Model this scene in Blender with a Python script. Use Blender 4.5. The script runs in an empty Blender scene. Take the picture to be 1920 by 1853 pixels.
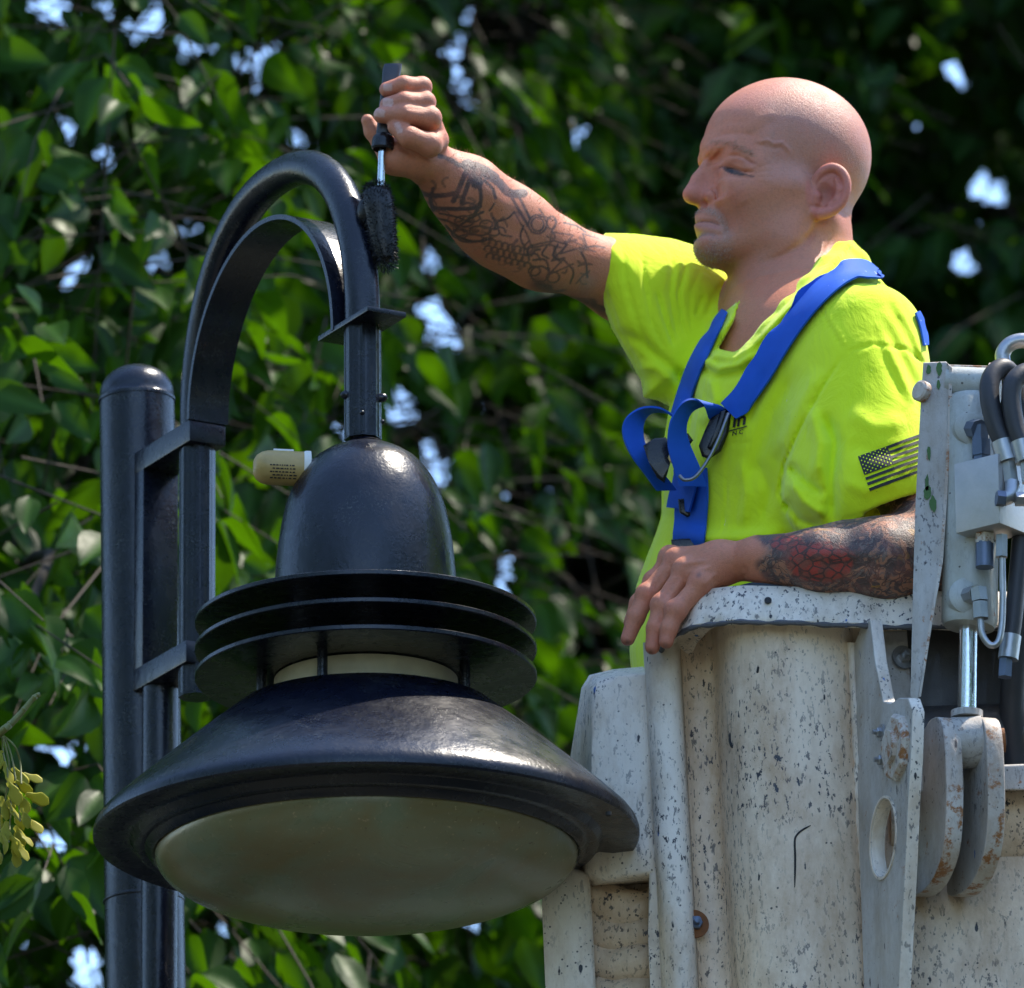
import bpy, bmesh, math, random
import numpy as np
from mathutils import Vector, Matrix
from mathutils.bvhtree import BVHTree

# ------------------------------------------------------------------ camera
CAM = np.array([0.0, 0.0, 1.6])
PITCH = math.radians(18.0)
ROLL = math.radians(0.5)
FPX = 16000.0                    # focal length in photo pixels (1920 wide) = 300 mm
CXP, CYP = 960.0, 926.5
Y0 = 9.55                        # ground distance of the lamp's axis
_f = np.array([0, math.cos(PITCH), math.sin(PITCH)])
_r0 = np.array([1.0, 0, 0])
_u0 = np.cross(_r0, _f)
_r = math.cos(ROLL) * _r0 - math.sin(ROLL) * _u0
_u = np.cross(_r, _f)
scene = bpy.context.scene
cam_data = bpy.data.cameras.new('camera')
cam = bpy.data.objects.new('camera', cam_data)
scene.collection.objects.link(cam)
cam.matrix_world = Matrix(((_r[0], _u[0], -_f[0], CAM[0]), (_r[1], _u[1], -_f[1], CAM[1]),
                           (_r[2], _u[2], -_f[2], CAM[2]), (0, 0, 0, 1)))
cam_data.sensor_width = 36.0
cam_data.sensor_fit = 'HORIZONTAL'
cam_data.lens = FPX / 1920 * 36.0
cam_data.clip_start = 0.5
cam_data.clip_end = 2000
cam_data.dof.use_dof = True
cam_data.dof.focus_distance = 9.95
cam_data.dof.aperture_fstop = 9.0
scene.camera = cam

# ------------------------------------------------------------------ light
SUN_AZ, SUN_EL = math.radians(25), math.radians(64)     # azimuth from +X (right) towards +Y (away)
sun_vec = Vector((math.cos(SUN_AZ) * math.cos(SUN_EL), math.sin(SUN_AZ) * math.cos(SUN_EL), math.sin(SUN_EL)))
world = bpy.data.worlds.new('World'); scene.world = world; world.use_nodes = True
wn = world.node_tree.nodes; wl = world.node_tree.links
sky = wn.new('ShaderNodeTexSky'); sky.sky_type = 'NISHITA'; sky.sun_disc = False
sky.sun_elevation = SUN_EL
sky.sun_rotation = math.atan2(sun_vec.x, sun_vec.y)
sky.air_density = 1.0; sky.dust_density = 0.2; sky.ozone_density = 5.0
wn['Background'].inputs[1].default_value = 0.15
wl.new(sky.outputs[0], wn['Background'].inputs[0])
sd = bpy.data.lights.new('sun', 'SUN'); sd.energy = 2.5; sd.angle = math.radians(0.53); sd.color = (1.0, 0.94, 0.84)
so = bpy.data.objects.new('sun', sd); scene.collection.objects.link(so)
so.location = (6, 14, 12)
so.rotation_euler = sun_vec.to_track_quat('Z', 'Y').to_euler()
vs = scene.view_settings
vs.view_transform = 'Standard'; vs.look = 'None'; vs.gamma = 1.0; vs.exposure = 1.7
vs.use_curve_mapping = False
vs.use_white_balance = True; vs.white_balance_temperature = 6850; vs.white_balance_tint = 10     # the camera balanced for the shade
scene.render.engine = 'CYCLES'
scene.cycles.max_bounces = 8
scene.cycles.use_denoising = True

# ------------------------------------------------------------------ pixel <-> place
def ray(px, py):
    d = _f * FPX + _r * (px - CXP) - _u * (py - CYP)
    return d / np.linalg.norm(d)
def V(px, py, dy=0.0):
    """point seen at photo pixel (px,py) that stands dy metres behind the lamp axis plane"""
    d = ray(px, py)
    return CAM + d * ((Y0 + dy - CAM[1]) / d[1])
def project(P):
    D = P - CAM
    z = D @ _f
    return CXP + FPX * (D @ _r) / z, CYP - FPX * (D @ _u) / z
PX = 1.0 / 1600.0               # metres for one photo pixel at the subject

rng = random.Random(7)
nrng = np.random.default_rng(11)

# ------------------------------------------------------------------ object helpers
COL = scene.collection
def tag(o, label=None, cat=None, group=None, kind=None):
    if label: o['label'] = label
    if cat: o['category'] = cat
    if group: o['group'] = group
    if kind: o['kind'] = kind
    return o
def empty(name, loc=(0, 0, 0), parent=None):
    o = bpy.data.objects.new(name, None); COL.objects.link(o)
    o.empty_display_size = 0.05
    o.location = loc
    if parent: o.parent = parent
    return o
def link(name, me, mat=None, parent=None):
    o = bpy.data.objects.new(name, me); COL.objects.link(o)
    if mat is not None:
        if isinstance(mat, (list, tuple)):
            for m in mat: me.materials.append(m)
        elif len(me.materials) == 0: me.materials.append(mat)
    if parent is not None:
        o.parent = parent
        bpy_loc = parent.matrix_basis.translation
        pl = parent
        off = Vector((0, 0, 0))
        while pl is not None:
            off += pl.location; pl = pl.parent
        o.location = -off
    return o
def mesh_np(name, verts, quads=None, tris=None, smooth=True):
    verts = np.asarray(verts, dtype=np.float32)
    me = bpy.data.meshes.new(name)
    me.vertices.add(len(verts)); me.vertices.foreach_set('co', verts.ravel())
    loops, starts, n = [], [], 0
    if quads is not None and len(quads):
        q = np.asarray(quads, dtype=np.int32); loops.append(q.ravel()); starts.append(np.arange(len(q)) * 4 + n); n += q.size
    if tris is not None and len(tris):
        t = np.asarray(tris, dtype=np.int32); loops.append(t.ravel()); starts.append(np.arange(len(t)) * 3 + n); n += t.size
    loops = np.concatenate(loops).astype(np.int32); starts = np.concatenate(starts).astype(np.int32)
    me.loops.add(len(loops)); me.loops.foreach_set('vertex_index', loops)
    me.polygons.add(len(starts)); me.polygons.foreach_set('loop_start', starts)
    me.polygons.foreach_set('use_smooth', np.full(len(starts), smooth, dtype=bool))
    me.update(calc_edges=True); me.validate()
    return me
def bm_mesh(name, bm, smooth=False, angle=None):
    bmesh.ops.recalc_face_normals(bm, faces=bm.faces)
    me = bpy.data.meshes.new(name); bm.to_mesh(me); bm.free()
    if smooth or angle:
        for p in me.polygons: p.use_smooth = True
        if angle:
            me.set_sharp_from_angle(angle=math.radians(angle))
    return me
def bm_box(bm, c, size, axes=None, bevel=0.0):
    """box centred at c; axes = 3 unit vectors"""
    c = np.array(c, float); hx, hy, hz = [s / 2 for s in size]
    ax = np.eye(3) if axes is None else np.array(axes, float)
    vs_ = [bm.verts.new(c + ax[0] * sx * hx + ax[1] * sy * hy + ax[2] * sz * hz)
           for sx in (-1, 1) for sy in (-1, 1) for sz in (-1, 1)]
    fs = []
    for idx in ((0, 1, 3, 2), (4, 6, 7, 5), (0, 4, 5, 1), (2, 3, 7, 6), (0, 2, 6, 4), (1, 5, 7, 3)):
        fs.append(bm.faces.new([vs_[i] for i in idx]))
    if bevel > 0:
        es = set(e for f in fs for e in f.edges)
        bmesh.ops.bevel(bm, geom=list(es), offset=bevel, segments=2, profile=0.6, affect='EDGES')
    return bm
def tube_arrays(pts, radii, seg=16, caps=True, up=None):
    """swept tube; returns verts, quads, tris"""
    P = np.array(pts, float); n = len(P)
    R = np.full(n, radii, float) if np.isscalar(radii) else np.array(radii, float)
    T = np.gradient(P, axis=0); T /= np.linalg.norm(T, axis=1)[:, None] + 1e-12
    a = np.array([0, 0, 1.0]) if up is None else np.array(up, float)
    if abs(a @ T[0]) > 0.95: a = np.array([1.0, 0, 0])
    N = np.cross(T[0], a); N /= np.linalg.norm(N)
    V_, Q, Tt = [], [], []
    ang = np.arange(seg) * 2 * math.pi / seg
    for i in range(n):
        N = N - T[i] * (N @ T[i]); N /= np.linalg.norm(N); B = np.cross(T[i], N)
        V_.append(P[i] + R[i] * (np.cos(ang)[:, None] * N + np.sin(ang)[:, None] * B))
    V_ = np.concatenate(V_)
    for i in range(n - 1):
        for j in range(seg):
            k = (j + 1) % seg
            Q.append((i * seg + j, i * seg + k, (i + 1) * seg + k, (i + 1) * seg + j))
    if caps:
        V_ = np.vstack([V_, P[:1], P[-1:]])
        for j in range(seg):
            k = (j + 1) % seg
            Tt.append((n * seg, k, j)); Tt.append((n * seg + 1, (n - 1) * seg + j, (n - 1) * seg + k))
    return V_, Q, Tt
def tube(name, pts, radii, mat, parent=None, seg=16, caps=True, sharp=40):
    v, q, t = tube_arrays(pts, radii, seg, caps)
    me = mesh_np(name, v, q, t)
    if sharp: me.set_sharp_from_angle(angle=math.radians(sharp))
    return link(name, me, mat, parent)
def lathe_arrays(prof, seg=64):
    V_, Q, Tt = [], [], []
    ang = np.arange(seg) * 2 * math.pi / seg
    for r, z in prof:
        V_.append(np.stack([r * np.cos(ang), r * np.sin(ang), np.full(seg, z)], 1))
    for i in range(len(prof) - 1):
        for j in range(seg):
            k = (j + 1) % seg
            Q.append((i * seg + j, i * seg + k, (i + 1) * seg + k, (i + 1) * seg + j))
    return np.concatenate(V_), Q, Tt
def lathe(name, prof, origin, mat, parent=None, seg=72, axis=None, sharp=35):
    """closed profile list of (r,z) round the axis through origin"""
    v, q, t = lathe_arrays(prof, seg)
    if axis is not None:
        a = np.array(axis, float); a /= np.linalg.norm(a)
        h = np.array([0, 0, 1.0]) if abs(a[2]) < 0.9 else np.array([1.0, 0, 0])
        x = np.cross(h, a); x /= np.linalg.norm(x); y = np.cross(a, x)
        v = v[:, :1] * x + v[:, 1:2] * y + v[:, 2:] * a
    v = v + np.array(origin)
    bm = bmesh.new()
    bv = [bm.verts.new(p) for p in v]
    for f in q:
        try: bm.faces.new([bv[i] for i in f])
        except ValueError: pass
    bmesh.ops.remove_doubles(bm, verts=bm.verts, dist=1e-6)
    me = bm_mesh(name, bm, True, sharp)
    return link(name, me, mat, parent)
def spline(pts, n):
    """Catmull-Rom through pts (any dimension), n samples"""
    P = np.array(pts, float)
    if len(P) == 2: 
        t = np.linspace(0, 1, n)[:, None]; return P[0] * (1 - t) + P[1] * t
    Q = np.vstack([2 * P[0] - P[1], P, 2 * P[-1] - P[-2]])
    s = np.linspace(0, len(P) - 1 - 1e-9, n); i = s.astype(int); t = (s - i)[:, None]
    p0, p1, p2, p3 = Q[i], Q[i + 1], Q[i + 2], Q[i + 3]
    return 0.5 * ((2 * p1) + (-p0 + p2) * t + (2 * p0 - 5 * p1 + 4 * p2 - p3) * t ** 2 + (-p0 + 3 * p1 - 3 * p2 + p3) * t ** 3)
def unit(v):
    v = np.array(v, float); return v / np.linalg.norm(v)

# ------------------------------------------------------------------ materials
class NT:
    def __init__(self, name):
        self.m = bpy.data.materials.new(name); self.m.use_nodes = True
        self.t = self.m.node_tree; self.n = self.t.nodes; self.l = self.t.links
        self.b = self.n['Principled BSDF']; self.out = self.n['Material Output']
    def node(self, typ, **kw):
        x = self.n.new(typ)
        for k, v in kw.items():
            if k == 'inp':
                for a, b in v.items(): self.set(x.inputs[a], b)
            else: setattr(x, k, v)
        return x
    def set(self, sock, v):
        if isinstance(v, bpy.types.NodeSocket): self.l.new(v, sock)
        else: sock.default_value = v
    def coords(self, kind='Object'):
        return self.node('ShaderNodeTexCoord').outputs[kind]
    def pos(self):
        return self.node('ShaderNodeNewGeometry').outputs['Position']
    def mapping(self, vec, scale=(1, 1, 1), rot=(0, 0, 0), loc=(0, 0, 0)):
        return self.node('ShaderNodeMapping', inp={'Vector': vec, 'Scale': scale, 'Rotation': rot, 'Location': loc}).outputs[0]
    def noise(self, vec, scale, detail=4, rough=0.55, dist=0.0, out='Fac'):
        return self.node('ShaderNodeTexNoise', inp={'Vector': vec, 'Scale': scale, 'Detail': detail, 'Roughness': rough, 'Distortion': dist}).outputs[out]
    def vor(self, vec, scale, feature='F1', rand=1.0, out='Distance'):
        x = self.node('ShaderNodeTexVoronoi', feature=feature)
        self.set(x.inputs['Vector'], vec); self.set(x.inputs['Scale'], scale); self.set(x.inputs['Randomness'], rand)
        return x.outputs[out]
    def ramp(self, fac, stops):
        x = self.node('ShaderNodeValToRGB'); self.set(x.inputs[0], fac)
        e = x.color_ramp.elements
        while len(e) < len(stops): e.new(0.5)
        for el, (p, c) in zip(e, stops):
            el.position = p
            el.color = (c, c, c, 1) if not isinstance(c, (tuple, list)) else (*c[:3], 1)
        return x.outputs[0]
    def mix(self, fac, a, b, mode='MIX'):
        x = self.node('ShaderNodeMix', data_type='RGBA', blend_type=mode)
        self.set(x.inputs[0], fac)
        for s, v in ((x.inputs[6], a), (x.inputs[7], b)):
            if isinstance(v, (tuple, list)): v = (*v[:3], 1)
            self.set(s, v)
        return x.outputs[2]
    def math(self, op, a, b=0.0, c=None, clamp=False):
        x = self.node('ShaderNodeMath', operation=op, use_clamp=clamp)
        self.set(x.inputs[0], a); self.set(x.inputs[1], b)
        if c is not None: self.set(x.inputs[2], c)
        return x.outputs[0]
    def attr(self, name, out='Color'):
        return self.node('ShaderNodeAttribute', attribute_name=name).outputs[out]
    def bump(self, h, strength=0.3, dist=0.01, normal=None):
        x = self.node('ShaderNodeBump', inp={'Height': h, 'Strength': strength, 'Distance': dist})
        if normal is not None: self.l.new(normal, x.inputs['Normal'])
        return x.outputs[0]
    def P(self, **kw):
        names = {'base': 'Base Color', 'rough': 'Roughness', 'metal': 'Metallic', 'normal': 'Normal', 'sss': 'Subsurface Weight',
                 'spec': 'Specular IOR Level', 'coat': 'Coat Weight', 'coatr': 'Coat Roughness', 'trans': 'Transmission Weight',
                 'sheen': 'Sheen Weight', 'emit': 'Emission Color', 'emits': 'Emission Strength', 'coatn': 'Coat Normal'}
        for k, v in kw.items():
            if isinstance(v, (tuple, list)) and len(v) == 3 and k in ('base', 'emit'): v = (*v, 1)
            self.set(self.b.inputs[names[k]], v)
        return self.m
RES_BODY, RES_SHIRT = 0.0018, 0.003
# ------------------------------------------------------------------ implicit-surface sculpting
def sq(D): return np.einsum('ij,ij->i', D, D)
class Field:
    """ordered list of soft unions, cuts and brush strokes, meshed with surface nets"""
    def __init__(self): self.ops = []
    def add(self, fn, c, r, mode='u', k=0.01): self.ops.append((fn, np.asarray(c, float), float(r), mode, float(k)))
    def eval(self, P, ops=None):
        d = np.full(len(P), 0.2)
        pix = None
        for fn, c, r, mode, k in (self.ops if ops is None else ops):
            m = sq(P - c) < (r + 0.02) ** 2
            if not m.any(): continue
            full = m.all()
            Q = P if full else P[m]
            v = fn(Q)
            cur = d if full else d[m]
            if mode == 'u':
                if k > 0:
                    h = np.clip(0.5 + 0.5 * (cur - v) / k, 0, 1); nv = cur * (1 - h) + v * h - k * h * (1 - h)
                else: nv = np.minimum(cur, v)
            elif mode == 's':
                h = np.clip(0.5 - 0.5 * (cur + v) / max(k, 1e-6), 0, 1); nv = cur * (1 - h) - v * h + k * h * (1 - h)
            elif mode == 'i':
                h = np.clip(0.5 - 0.5 * (cur - v) / max(k, 1e-6), 0, 1); nv = cur * (1 - h) + v * h + k * h * (1 - h)
            else: nv = cur + v
            if full: d = nv
            else: d[m] = nv
        return d
    # --- primitives
    def ball(self, c, r, mode='u', k=0.01):
        c = np.array(c, float); self.add(lambda P: np.sqrt(sq(P - c)) - r, c, r + k, mode, k)
    def ell(self, c, rad, axes=None, mode='u', k=0.01):
        c = np.array(c, float); R = np.array(rad, float); A = np.eye(3) if axes is None else np.array(axes, float)
        def fn(P):
            q = (P - c) @ A.T / R
            k0 = np.sqrt(sq(q)) + 1e-9; k1 = np.sqrt(sq(q / R)) + 1e-9
            return k0 * (k0 - 1) / k1
        self.add(fn, c, R.max() + k, mode, k)
    def cone(self, a, b, r1, r2, mode='u', k=0.01):
        a = np.array(a, float); b = np.array(b, float); ba = b - a; l2 = max(ba @ ba, 1e-12)
        def fn(P):
            t = np.clip((P - a) @ ba / l2, 0, 1)
            return np.sqrt(sq(P - a - t[:, None] * ba)) - (r1 + (r2 - r1) * t)
        self.add(fn, (a + b) / 2, math.sqrt(l2) / 2 + max(r1, r2) + k, mode, k)
    def chain(self, pts, rad, mode='u', k=0.01):
        for i in range(len(pts) - 1): self.cone(pts[i], pts[i + 1], rad[i], rad[i + 1], mode, k)
    def stroke(self, pts, h, w, gate=None):
        """brush stroke along a 3-D polyline: h > 0 raises, h < 0 carves"""
        pts = np.array(pts, float); c = pts.mean(0); r = np.sqrt(((pts - c) ** 2).sum(1)).max() + 3 * w
        def fn(P):
            dm = np.full(len(P), 1e9)
            for a, b in zip(pts[:-1], pts[1:]):
                ba = b - a; t = np.clip((P - a) @ ba / max(ba @ ba, 1e-12), 0, 1)
                dm = np.minimum(dm, ((P - a - t[:, None] * ba) ** 2).sum(1))
            return -h * np.exp(-dm / (w * w))
        self.add(fn, c, r, 'd', 0)
    def view_stroke(self, pts, h, w, dy, span=0.25, taper=True):
        """sculpting stroke laid on the near surface along a pixel polyline around depth dy"""
        pp = np.array(pts, float)[:, :2]; c3 = np.array([V(x, y, dy) for x, y in pp]); c = c3.mean(0)
        r = np.sqrt(((c3 - c) ** 2).sum(1)).max() + span
        seg = np.sqrt(((pp[1:] - pp[:-1]) ** 2).sum(1)); cum = np.concatenate([[0], np.cumsum(seg)]); L = cum[-1] + 1e-9
        def fn(P):
            x, y = project(P)
            dm = np.full(len(P), 1e12); tt = np.zeros(len(P))
            for i in range(len(pp) - 1):
                a, b = pp[i], pp[i + 1]; ba = b - a
                t = np.clip(((x - a[0]) * ba[0] + (y - a[1]) * ba[1]) / max(ba @ ba, 1e-9), 0, 1)
                dd = (x - a[0] - t * ba[0]) ** 2 + (y - a[1] - t * ba[1]) ** 2
                b_ = dd < dm
                dm = np.where(b_, dd, dm); tt = np.where(b_, (cum[i] + t * seg[i]) / L, tt)
            amp = np.clip(np.minimum(tt, 1 - tt) * 6, 0.0, 1) if taper else 1.0
            g = np.clip((Y0 + dy + span - P[:, 1]) / 0.04, 0, 1)
            return -h * amp * g * np.exp(-dm / (w * w))
        self.add(fn, c, r, 'd', 0)
    def puff(self, poly, ymid, T0, wpx, mode='u', k=0.01, dyc=0.1, off=0.0):
        """cushion whose outline is the pixel polygon; ymid(x,y)->depth, half thickness T0 reached wpx inside the edge"""
        pg = np.array(poly, float); c = V(*pg.mean(0), dyc)
        r = max(np.linalg.norm(V(x, y, dyc) - c) for x, y in pg) + T0 + 0.05
        def fn(P):
            x, y = project(P)
            d2 = poly_sdf(pg, x, y)
            dyv = P[:, 1] - Y0 - ymid(x, y)
            s = np.clip(-d2 / wpx, 0, 1); T = T0 * np.sqrt(s * (2 - s))
            inside = np.maximum((np.abs(dyv) - T) * 0.7, d2 * PX)
            outside = np.sqrt(np.maximum(d2, 0) ** 2 * PX * PX + np.maximum(np.abs(dyv) - T, 0) ** 2)
            return np.where(d2 < 0, inside, outside) - off
        self.add(fn, c, r, mode, k)
    # --- meshing
    def mesh(self, lo, hi, h, B=16):
        lo = np.array(lo, float); bs = B * h; nb = np.ceil((np.array(hi) - lo) / bs).astype(int)
        n2 = nb * 2 + 1
        g = np.stack(np.meshgrid(*[np.arange(n) for n in n2], indexing='ij'), -1).reshape(-1, 3)
        D = self.eval(lo + g * bs / 2).reshape(n2)
        act = np.zeros(nb, bool); mn = np.full(nb, 9.0); mx = np.full(nb, -9.0); ma = np.full(nb, 9.0)
        for i in range(3):
            for j in range(3):
                for k in range(3):
                    s = D[i:i + 2 * nb[0] - 1:2, j:j + 2 * nb[1] - 1:2, k:k + 2 * nb[2] - 1:2]
                    mn = np.minimum(mn, s); mx = np.maximum(mx, s); ma = np.minimum(ma, abs(s))
        act = (ma < bs * 0.55) | ((mn < 0) & (mx > 0))
        blocks = np.argwhere(act)
        l3 = np.stack(np.meshgrid(*[np.arange(B + 1)] * 3, indexing='ij'), -1).reshape(-1, 3)
        N = nb * B + 3
        gid = lambda a: (a[..., 0].astype(np.int64) * N[1] + a[..., 1]) * N[2] + a[..., 2]
        cells, cverts, quads = [], [], []
        half = bs * 0.87
        oc = np.array([o[1] for o in self.ops]); orr = np.array([o[2] for o in self.ops])
        corner = np.array([(i, j, k) for i in (0, 1) for j in (0, 1) for k in (0, 1)])
        edges = [(a, b) for a in range(8) for b in range(a + 1, 8) if np.abs(corner[a] - corner[b]).sum() == 1]
        for b in blocks:
            base = b * B; ctr = lo + (base + B / 2) * h
            near = np.sqrt(((oc - ctr) ** 2).sum(1)) < orr + half + 0.03
            ops = [o for o, n_ in zip(self.ops, near) if n_]
            if not ops: continue
            d = self.eval(lo + (base + l3) * h, ops).reshape((B + 1,) * 3)
            if d.min() > 0 or d.max() < 0: continue
            s = d < 0
            cc = [s[i:i + B, j:j + B, k:k + B] for i, j, k in corner]
            tot = sum(c.astype(np.int8) for c in cc)
            ci = np.argwhere((tot > 0) & (tot < 8))
            if len(ci):
                vals = np.stack([d[ci[:, 0] + i, ci[:, 1] + j, ci[:, 2] + k] for i, j, k in corner], 1)
                acc = np.zeros((len(ci), 3)); cnt = np.zeros(len(ci))
                for a, e in edges:
                    va, vb = vals[:, a], vals[:, e]; m = (va < 0) != (vb < 0)
                    t = np.where(m, va / np.where(m, va - vb, 1), 0)
                    acc += np.where(m[:, None], corner[a] + t[:, None] * (corner[e] - corner[a]), 0); cnt += m
                cells.append(gid(ci + base)); cverts.append(lo + (base + ci + acc / cnt[:, None]) * h)
            for ax in range(3):
                o1, o2 = [a for a in range(3) if a != ax]
                sl0 = [slice(0, B)] * 3; sl1 = list(sl0); sl1[ax] = slice(1, B + 1)
                s0, s1 = s[tuple(sl0)], s[tuple(sl1)]
                ei = np.argwhere(s0 != s1)
                if not len(ei): continue
                flip = s0[tuple(ei.T)]
                e = ei + base + 0
                q = []
                for da, db in ((-1, -1), (0, -1), (0, 0), (-1, 0)):
                    t = e.copy(); t[:, o1] += da; t[:, o2] += db; q.append(gid(t))
                q = np.stack(q, 1)
                if ax == 1: flip = ~flip
                q[~flip] = q[~flip][:, ::-1]
                quads.append(q)
        cells = np.concatenate(cells); cverts = np.concatenate(cverts); quads = np.concatenate(quads)
        order = np.argsort(cells); cs = cells[order]; verts = cverts[order]
        idx = np.searchsorted(cs, quads); idx = np.clip(idx, 0, len(cs) - 1)
        ok = (cs[idx] == quads).all(1)
        return verts, idx[ok]
def poly_sdf(pg, x, y):
    n = len(pg); d = np.full(len(x), 1e12); s = np.ones(len(x))
    for i in range(n):
        a = pg[i]; b = pg[i - 1]; e = b - a
        wx, wy = x - a[0], y - a[1]
        t = np.clip((wx * e[0] + wy * e[1]) / (e @ e), 0, 1)
        d = np.minimum(d, (wx - e[0] * t) ** 2 + (wy - e[1] * t) ** 2)
        c1 = y >= a[1]; c2 = y < b[1]; c3 = e[0] * wy > e[1] * wx
        m = (c1 & c2 & c3) | (~c1 & ~c2 & ~c3)
        s = np.where(m, -s, s)
    return s * np.sqrt(d)
def poly_dist(pp, x, y):
    """distance in pixels to an open polyline"""
    d = np.full(len(x), 1e12); pp = np.array(pp, float)
    for a, b in zip(pp[:-1], pp[1:]):
        e = b - a; t = np.clip(((x - a[0]) * e[0] + (y - a[1]) * e[1]) / max(e @ e, 1e-9), 0, 1)
        d = np.minimum(d, (x - a[0] - t * e[0]) ** 2 + (y - a[1] - t * e[1]) ** 2)
    return np.sqrt(d)
# ================================================================== street lamp
def lamp_paint():
    n = NT('black_gloss_paint'); p = n.pos()
    peel = n.noise(p, 260, 3, 0.6); lump = n.noise(n.mapping(p, (1, 1, 0.6)), 60, 4, 0.6)
    chips = n.noise(p, 420, 2, 0.5)
    dust = n.math('MULTIPLY', n.ramp(n.noise(p, 22, 6, 0.65), [(0.50, 0.0), (0.72, 1.0)]), n.ramp(n.noise(p, 330, 2, 0.5), [(0.52, 0.0), (0.66, 1.0)]))
    base = n.mix(n.ramp(lump, [(0.3, 0.0), (0.75, 1.0)]), (0.0025, 0.0035, 0.009), (0.005, 0.007, 0.016))
    base = n.mix(n.math('MULTIPLY', dust, 0.16), base, (0.30, 0.32, 0.30))
    rg = n.ramp(n.noise(p, 35, 5, 0.6), [(0.3, 0.22), (0.7, 0.33)])
    h = n.math('ADD', n.math('MULTIPLY', peel, 0.35), lump)
    n.P(base=base, rough=rg, spec=0.42, normal=n.bump(h, 0.30, 0.0030), coat=0.10, coatr=0.10)
    return n.m
M_LAMP = lamp_paint()
def lens_mat():
    n = NT('dirty_frosted_lens'); p = n.pos()
    big = n.noise(n.mapping(p, (1, 1, 1.6)), 7, 5, 0.6, 0.6); fine = n.noise(p, 190, 3, 0.6)
    c = n.mix(n.ramp(big, [(0.40, 0.0), (0.62, 1.0)]), (0.165, 0.190, 0.112), (0.180, 0.145, 0.062))
    c = n.mix(n.ramp(fine, [(0.64, 0.0), (0.74, 1.0)]), c, (0.42, 0.34, 0.20))
    specks = n.ramp(n.noise(n.mapping(p, (1, 1, 1), loc=(3, 1, 2)), 120, 4, 0.7), [(0.30, 1.0), (0.36, 0.0)])
    c = n.mix(n.math('MULTIPLY', specks, 0.8), c, (0.07, 0.035, 0.012))
    n.P(base=c, rough=n.ramp(big, [(0.3, 0.22), (0.7, 0.36)]), spec=0.6, sss=0.12, coat=0.2, coatr=0.25, normal=n.bump(fine, 0.05, 0.002))
    n.b.inputs['Subsurface Radius'].default_value = (0.05, 0.05, 0.03)
    return n.m
M_LENS = lens_mat()
def simple(name, c, rough=0.5, metal=0.0, var=0.25, scale=40, bump=0.1, **kw):
    n = NT(name); p = n.pos(); z = n.noise(p, scale, 5, 0.6)
    a = tuple(max(0, x * (1 - var)) for x in c); b = tuple(min(1, x * (1 + var)) for x in c)
    n.P(base=n.mix(z, a, b), rough=n.ramp(z, [(0.2, max(rough - 0.1, 0.02)), (0.8, min(rough + 0.1, 1))]), metal=metal, normal=n.bump(n.noise(p, scale * 4, 3), bump, 0.003), **kw)
    return n.m
M_REFR = simple('aged_white_refractor', (0.55, 0.50, 0.36), 0.4)
M_TAN = simple('tan_photocell', (0.42, 0.29, 0.10), 0.42, scale=60)
M_OFFW = simple('off_white_plastic', (0.70, 0.68, 0.62), 0.4, var=0.1)
M_INK = simple('black_print', (0.02, 0.02, 0.02), 0.7)
M_FOIL = simple('bright_tape', (0.75, 0.75, 0.72), 0.3, var=0.08)

POLE_T, POLE_B = V(257, 752, 0.52), V(273, 1853, 0.52)
_ax = unit(POLE_T - POLE_B)
POLE_G = POLE_B - _ax * (POLE_B[2] / _ax[2])
lamp = empty('street_lamp', tuple(POLE_G))
tag(lamp, 'freshly painted black street lamp with arched neck, bell shade and dusty glass', 'street lamp')
D0 = V(680, 612, 0.0)
pl = POLE_T - D0; LARM = math.hypot(pl[0], pl[1]); BD = np.array([-pl[0], -pl[1], 0]) / LARM; WD = np.array([-BD[1], BD[0], 0]); ZD = np.array([0, 0, 1.0])
if WD[0] < 0: WD = -WD
zs = D0[2]
def L(s, w, z): return np.array([D0[0], D0[1], 0]) + BD * s + WD * w + ZD * z
RP = 0.0468
pole = tube('pole', [POLE_G, POLE_B, POLE_T], [RP * 1.12, RP * 1.05, RP], M_LAMP, lamp, 48)
_pa = lathe('pole_cap', [(RP * 1.03, 0.0), (RP * 1.03, 0.004), (RP, 0.006), (RP * 0.985, 0.012)] + [(RP * 0.985 * math.cos(a), 0.012 + 0.036 * math.sin(a)) for a in np.linspace(0.1, math.pi / 2 - 0.02, 12)] + [(0.0005, 0.048)],
            POLE_T - _ax * 0.002, M_LAMP, lamp, 48, _ax)
lathe('pole_joint_ring', [(RP * 1.055, -0.002), (RP * 1.072, -0.001), (RP * 1.072, 0.001), (RP * 1.055, 0.002)], V(270, 1690, 0.52), M_LAMP, lamp, 48, _ax)
zlow = V(367, 1235, 0.38)[2]
sp = -LARM
tube('conduit_pipe', [L(sp + 0.069, 0, 0.0), L(sp + 0.069, 0, zlow - 0.012)], 0.0225, M_LAMP, lamp, 28)
# bracket frame between the pole and the neck
T2 = 0.025
def bar(name, s0, s1, z0, z1, w=0.05, bev=0.0025):
    bm = bmesh.new(); bm_box(bm, L((s0 + s1) / 2, 0, (z0 + z1) / 2), (s1 - s0, w, z1 - z0), (BD, WD, ZD), bev)
    return link(name, bm_mesh(name, bm, True, 35), M_LAMP, lamp)
sA = sp + RP * 0.9
bar('bracket_bar', sA, -0.402, zs - 0.028, zs)
bar('bracket_bar', sA, -0.41, zlow - 0.014, zlow + 0.014, 0.0495)
bar('bracket_upright', sA, sA + T2, zlow + 0.012, zs - 0.026, 0.049)
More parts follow.
